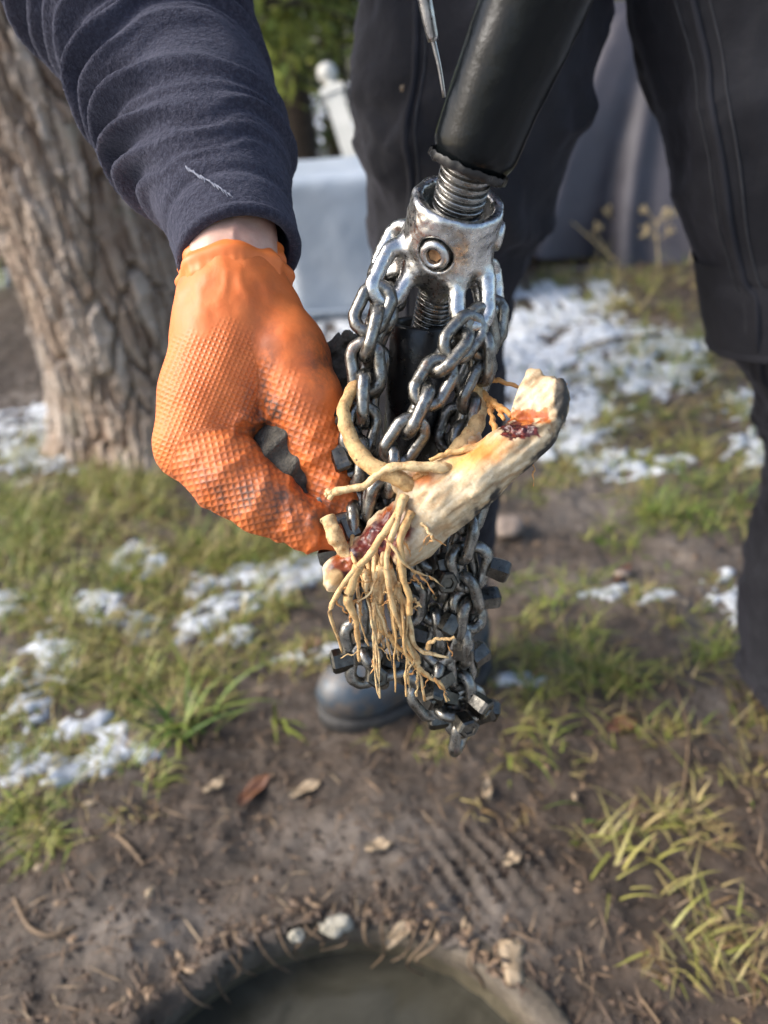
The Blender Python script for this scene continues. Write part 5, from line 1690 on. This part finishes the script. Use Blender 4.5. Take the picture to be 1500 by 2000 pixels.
# ================================================================== THE ROOT CAUGHT IN THE CHAINS
root = empty('tree_root', c2w(cm(790, 1100, .395)), 'thick peeled pale root with red heartwood caught in front of the chains', 'root')
def root_body():
    L = [((1052, 772, .380), 40), ((1034, 838, .380), 44), ((985, 885, .384), 41), ((925, 935, .388), 46), ((862, 985, .391), 51), ((812, 1040, .394), 39), ((790, 1082, .396), 24)]
    Rr = [((800, 985, .400), 26), ((752, 1040, .402), 30), ((705, 1092, .404), 30), ((668, 1116, .405), 22)]
    def ch(p, L, k):
        f = None
        for (A, ra), (B, rb) in zip(L[:-1], L[1:]):
            g = sd_cap(p, cm(*A), cm(*B), ra * A[2] / FPX, rb * B[2] / FPX)
            f = g if f is None else smin(f, g, k)
        return f
    n1 = np.array([-.42, .30, -.86]); n1 /= np.linalg.norm(n1)
    c1 = cm(1045, 800, .3772)
    n2 = np.array([.25, .95, -.1]); n2 /= np.linalg.norm(n2)
    def fn(p):
        f = ch(p, L, .010)
        f = smin(f, sd_ell(p, cm(1058, 780, .381), (.0135, .0175, .0105)), .006)
        f = smax(f, (p - cm(1052, 722, .38)) @ np.array([.35, .93, 0]) + .0022 * fbm(p * 260, 3, 8), .0012)
        w = fbm(p * 140, 3, 3)
        # the cut face on the upper stub, the notch below it
        px = p[:, 0] / p[:, 2] * FPX + 750; py = 1000 - p[:, 1] / p[:, 2] * FPX
        cut = (p - c1) @ n1 + .0010 * w
        f = smax(f, np.where(py < 850, cut, -1) - .02 * sstep(815, 850, py), .0015)
        f = f + (.0042 + .0035 * fbm(p * 330, 3, 61)) * np.exp(-((px - 1012) / 36) ** 2 - ((py - 832) / 22) ** 2)
        for A, B, ra, rb in (((812, 962, .393), (770, 925, .394), 34, 22), ((842, 955, .388), (880, 915, .388), 36, 22), ((880, 925, .392), (925, 850, .405), 30, 15), ((800, 990, .392), (775, 1060, .392), 26, 15), ((822, 1005, .388), (795, 1090, .386), 24, 10)):
            f = smin(f, sd_cap(p, cm(*A), cm(*B), ra * A[2] / FPX, rb * B[2] / FPX), .007)
        f = smin(f, ch(p, Rr, .006) - .0026 * fbm(p * 190, 3, 12), .003)
        f = smin(f, sd_cap(p, cm(655, 1112, .400), cm(652, 1140, .400), .0052, .0046), .004)
        # stringy grain along the limb
        t = np.array([.72, .62, 0]); t /= np.linalg.norm(t); s = np.array([-.62, .72, 0])
        g = fbm(np.stack([(p @ t) * 60, (p @ s) * 420, p[:, 2] * 420], 1), 3, 7)
        return f + .0010 * g + .0009 * fbm(p * 110, 3, 2) + .0024 * fbm(p * 38, 2, 19)
    lo, hi = cm(625, 1160, .39), cm(1125, 700, .39)
    v, F = surf_nets(fn, np.array([lo[0], lo[1], .360]), np.array([hi[0], hi[1], .420]), .00085)
    px = v[:, 0] / v[:, 2] * FPX + 750; py = 1000 - v[:, 1] / v[:, 2] * FPX
    n = fbm(v * 200, 3, 9); nb = fbm(v * 70, 3, 29)
    t_ = np.array([.72, .62, 0]) / np.hypot(.72, .62); s_ = np.array([-.62, .72, 0])
    gr = fbm(np.stack([(v @ t_) * 50, (v @ s_) * 380, v[:, 2] * 380], 1), 4, 17)
    C = np.tile(np.array([.56, .44, .28]), (len(v), 1)); wet = np.zeros(len(v))
    def mixc(m, c):
        nonlocal C
        m = np.clip(m, 0, 1)[:, None]; C = C * (1 - m) + np.array(c) * m
    mixc(.7 * sstep(-.1, .5, nb), (.62, .52, .36))
    mixc(.75 * sstep(.08, .42, gr), (.36, .22, .10)); mixc(.6 * sstep(.05, .4, -gr), (.70, .62, .46))
    def g(x, y, sx, sy): return np.exp(-((px - x) / sx) ** 2 - ((py - y) / sy) ** 2)
    mixc(1.2 * g(925, 888, 60, 22) + .8 * g(965, 865, 40, 20) - .25 + .5 * n, (.66, .25, .045))
    mixc(g(900, 905, 40, 20) * 1.0 - .2, (.72, .42, .11))
    # bark left along the lower right edge
    e = ((px - 1098) * .66 + (py - 800) * .60)        # distance outwards from the edge line
    mixc(sstep(2, 14, e + 16 * n - 12), (.022, .018, .015))
    mixc(sstep(24, 52, (px - 960) * .6 + (py - 985) * .62 + 45 + 30 * n) * g(945, 990, 50, 55) * 1.5, (.014, .012, .011))
    rim = sstep(.0, .35, g(1098, 770, 16, 75) + .3 * n - .25); mixc(rim, (.03, .026, .02))
    # red heartwood
    nh = fbm(v * 480, 3, 91); m = sstep(.45, .58, g(1015, 838, 50, 25) + .30 * n + .30 * nh); mixc(m, (.05, .008, .010)); mixc(m * sstep(.1, .3, nh), (.16, .03, .02)); wet = np.maximum(wet, m)
    m = sstep(.38, .52, g(1030, 815, 52, 17) + .25 * n + .35 * nh) * (py < 828 + 22 * n); mixc(m, (.36, .085, .018)); mixc(m * sstep(0, .3, n), (.50, .17, .04))
    dd = np.abs((px - 745) * .69 + (py - 1055) * .72)
    al = (px - 668) * .72 - (py - 1125) * .69
    m = sstep(46, 30, dd + 14 * n) * sstep(185, 150, al) * sstep(-20, 5, al) * sstep(905, 960, py)
    m = m * (px < 806 + 12 * n)
    mixc(m, (.15, .028, .020)); wet = np.maximum(wet, m * .8)
    mixc(m * sstep(-.05, .2, fbm(v * 130, 3, 44)), (.045, .010, .016))
    mixc(m * sstep(.05, .3, fbm(v * 90, 3, 54)), (.34, .085, .018))
    m = sstep(.4, .6, g(672, 1100, 26, 20) + .2 * n); mixc(m, (.28, .065, .016))
    mixc(g(825, 935, 24, 14) * 1.4, (.48, .16, .04))
    mixc(sstep(.45, .7, g(655, 1128, 20, 22)), (.62, .42, .20))
    o = obj('root_wood', toW(v), F, MAT['root'], root)
    attr(o, 'rcol', C); attr(o, 'rwet', wet)
root_body()

def strand(pts, r0, r1, d=.388, name='rootlet', mat='rootlet', nu=44, wob=.0006, seed=0):
    """pts (px,py[,depth]); radii in px"""
    P = []
    K = spline([[q[0], q[1], q[2] if len(q) > 2 else d] for q in pts], max(10, nu // 3))
    n = len(K)
    amp = 2.6 if name == 'rootlet' else 1.6
    for i, q in enumerate(K):
        t = i / (n - 1)
        w = fbm(np.array([[i * .55 + seed * 7.1, .3, .7], [i * .55 + seed * 3.3, 5.3, 9.7], [i * .8, seed * 2.1, 3.1]]), 2, 5)
        e = amp * math.sin(math.pi * t) ** .3
        P.append([*cp(q[0] + w[0] * e * 2, q[1] + w[1] * e * 2, q[2]), (r0 * (1 - t) + r1 * t) * q[2] / FPX * (1 + .20 * w[2])])
    v, F = tube(P, nu, 10, (.3, .2, 1), wob, seed)
    return obj(name, v, F, MAT[mat], root)
def z2(L, d=None):      # from enlarged-detail coordinates
    return [(560 + a[0] / 2.5, 860 + a[1] / 2.5) + ((a[2],) if len(a) > 2 else ()) for a in L]
def z1(L): return [(560 + a[0] / 2.5, 280 + a[1] / 2.5) + ((a[2],) if len(a) > 2 else ()) for a in L]
strand([(880, 1000, .398), (850, 978, .393), (812, 956, .388), (770, 930, .384), (725, 908, .385), (692, 872, .390), (674, 825, .393), (676, 785, .398), (700, 742, .408)], 21, 12, name='root_branch', nu=70, wob=.001, seed=1)
strand([(930, 932, .390), (890, 915, .384), (860, 912, .380), (800, 913, .379), (762, 915, .380), (735, 930, .382), (712, 948, .384), (680, 955, .386), (650, 962, .389), (643, 975, .390)], 12, 7, name='root_branch', nu=70, wob=.0008, seed=2)
strand([(648, 962, .389), (640, 962, .390), (637, 970, .391)], 6, 3)
strand([(932, 745, .420), (936, 790, .414), (928, 832, .408), (902, 868, .400), (872, 905, .393), (845, 935, .389)], 14, 20, name='root_branch', nu=60, wob=.001, seed=3)
strand([(640, 1010, .398), (652, 1040, .396), (668, 1068, .397), (688, 1096, .400)], 17, 15, name='root_branch', nu=40, wob=.0012, seed=4)
strand(z2([(700, 100, .384), (760, 70, .383), (840, 55, .382), (940, 40, .381)]), 4, 6)
strand(z2([(620, 210, .386), (640, 175, .383), (700, 170, .384), (740, 200, .386)]), 7, 8, mat='fibre')
H = [([(575, 270, .383), (545, 350, .380), (480, 460, .378), (350, 620, .380), (235, 775, .386), (215, 830, .388), (235, 920, .392), (270, 1035, .398)], 13, 2),
     ([(355, 610, .381), (300, 760, .385), (330, 870, .390), (350, 960, .394), (355, 1080, .400)], 15, 4),
     ([(565, 290, .380), (520, 450, .377), (490, 600, .379), (500, 740, .384), (540, 880, .390), (590, 1000, .396), (640, 1110, .402), (675, 1270, .410)], 10, 3),
     ([(610, 350, .380), (560, 480, .377), (560, 600, .379), (590, 760, .384), (602, 850, .388)], 11, 8),
     ([(480, 480, .376), (540, 560, .376), (620, 640, .380), (690, 660, .384), (770, 720, .388)], 4, 1),
     ([(470, 620, .388), (450, 760, .391), (458, 920, .397), (432, 1020, .401), (420, 1105, .405)], 16, 3),
     ([(490, 620, .386), (535, 730, .389), (600, 880, .393), (630, 1010, .397), (720, 1050, .399), (790, 1060, .400)], 14, 3),
     ([(690, 1015, .398), (700, 990, .396), (740, 972, .395), (820, 960, .394)], 6, 4),
     ([(640, 1110, .402), (700, 1150, .404), (750, 1190, .406), (780, 1275, .410)], 7, 3),
     ([(640, 1100, .402), (640, 1180, .405), (636, 1250, .409)], 5, 3),
     ([(440, 640, .384), (400, 750, .386), (300, 803, .388)], 5, 2),
     ([(660, 400, .381), (690, 440, .378), (722, 492, .378)], 6, 2),
     ([(455, 920, .397), (500, 960, .397), (560, 1020, .399), (610, 1080, .401), (640, 1120, .403)], 7, 4),
     ([(550, 690, .384), (530, 740, .386), (528, 800, .388)], 5, 4),
     ([(600, 760, .386), (640, 790, .386), (660, 815, .386)], 4, 1.5),
     ([(610, 630, .384), (640, 690, .385), (668, 725, .386)], 3.5, 1),
     ([(525, 800, .392), (560, 900, .396), (600, 1010, .399), (640, 1090, .402)], 13, 9),
     ([(380, 640, .390), (395, 690, .389), (390, 740, .389)], 10, 5)]
for i, (L, a, b) in enumerate(H):
    strand(z2(L), a * .78, b * .75, seed=10 + i)
rs_ = np.random.default_rng(8)
for i in range(17):      # straight thin strands of the hanging bundle
    x0, y0 = rs_.uniform(680, 800), rs_.uniform(1072, 1112) - .0
    x1 = 760 + (x0 - 738) * rs_.uniform(.5, 1.1) + rs_.normal(0, 14); L_ = rs_.uniform(130, 270)
    strand([(x0 + rs_.normal(6, 5), y0 - 26, .403), (x0, y0 + 8, .394), (x0 * .7 + x1 * .3 + rs_.normal(0, 5), y0 + L_ * .35, .389), (x0 * .3 + x1 * .7 + rs_.normal(0, 6), y0 + L_ * .7, .395), (x1, y0 + L_, .402)], rs_.uniform(3.2, 6.5), 1.2, seed=140 + i)
rr = np.random.default_rng(21)
for i in range(44):      # hair roots off the hanging strands
    L, a, b = H[rr.integers(0, len(H))]
    q = spline([list(k) for k in L], 30)[rr.integers(8, 28)]
    dx, dy = rr.normal(0, 45), rr.uniform(15, 95)
    strand(z2([tuple(q), (q[0] + dx * .5 + rr.normal(0, 9), q[1] + dy * .45, q[2] + .001), (q[0] + dx, q[1] + dy, q[2] + .003)]), rr.uniform(1.4, 3.2), .6, mat='fibre' if i % 3 else 'rootlet', nu=18, seed=60 + i)
for L, a, b in [([(970, 1150, .415), (1050, 1165, .412), (1130, 1190, .408)], 5, 3), ([(960, 1225, .415), (1010, 1270, .405), (1060, 1300, .395), (1095, 1330, .386)], 8, 5),
                ([(985, 1245, .410), (1000, 1330, .400), (1022, 1410, .390)], 5, 6), ([(1010, 1270, .405), (1040, 1310, .398), (1060, 1350, .390)], 5, 4), ([(1360, 1230, .380), (1370, 1200, .380), (1368, 1170, .381)], 2, 1)]:
    strand(z1(L), a, b, mat='fibre')
for L in [[(1205, 80, .381), (1206, 160, .382), (1205, 225, .383)], [(1190, 95, .381), (1180, 120, .381)], [(1000, 230, .384), (1015, 245, .384)], [(640, 640, .384), (700, 720, .385), (730, 770, .386)], [(250, 740, .388), (330, 700, .386), (420, 690, .386)], [(640, 1110, .402), (600, 1150, .404), (590, 1190, .405)], [(650, 1130, .403), (690, 1170, .404), (660, 1220, .406)]]:
    strand(z2(L), 2.2, .7, mat='fibre', nu=16)
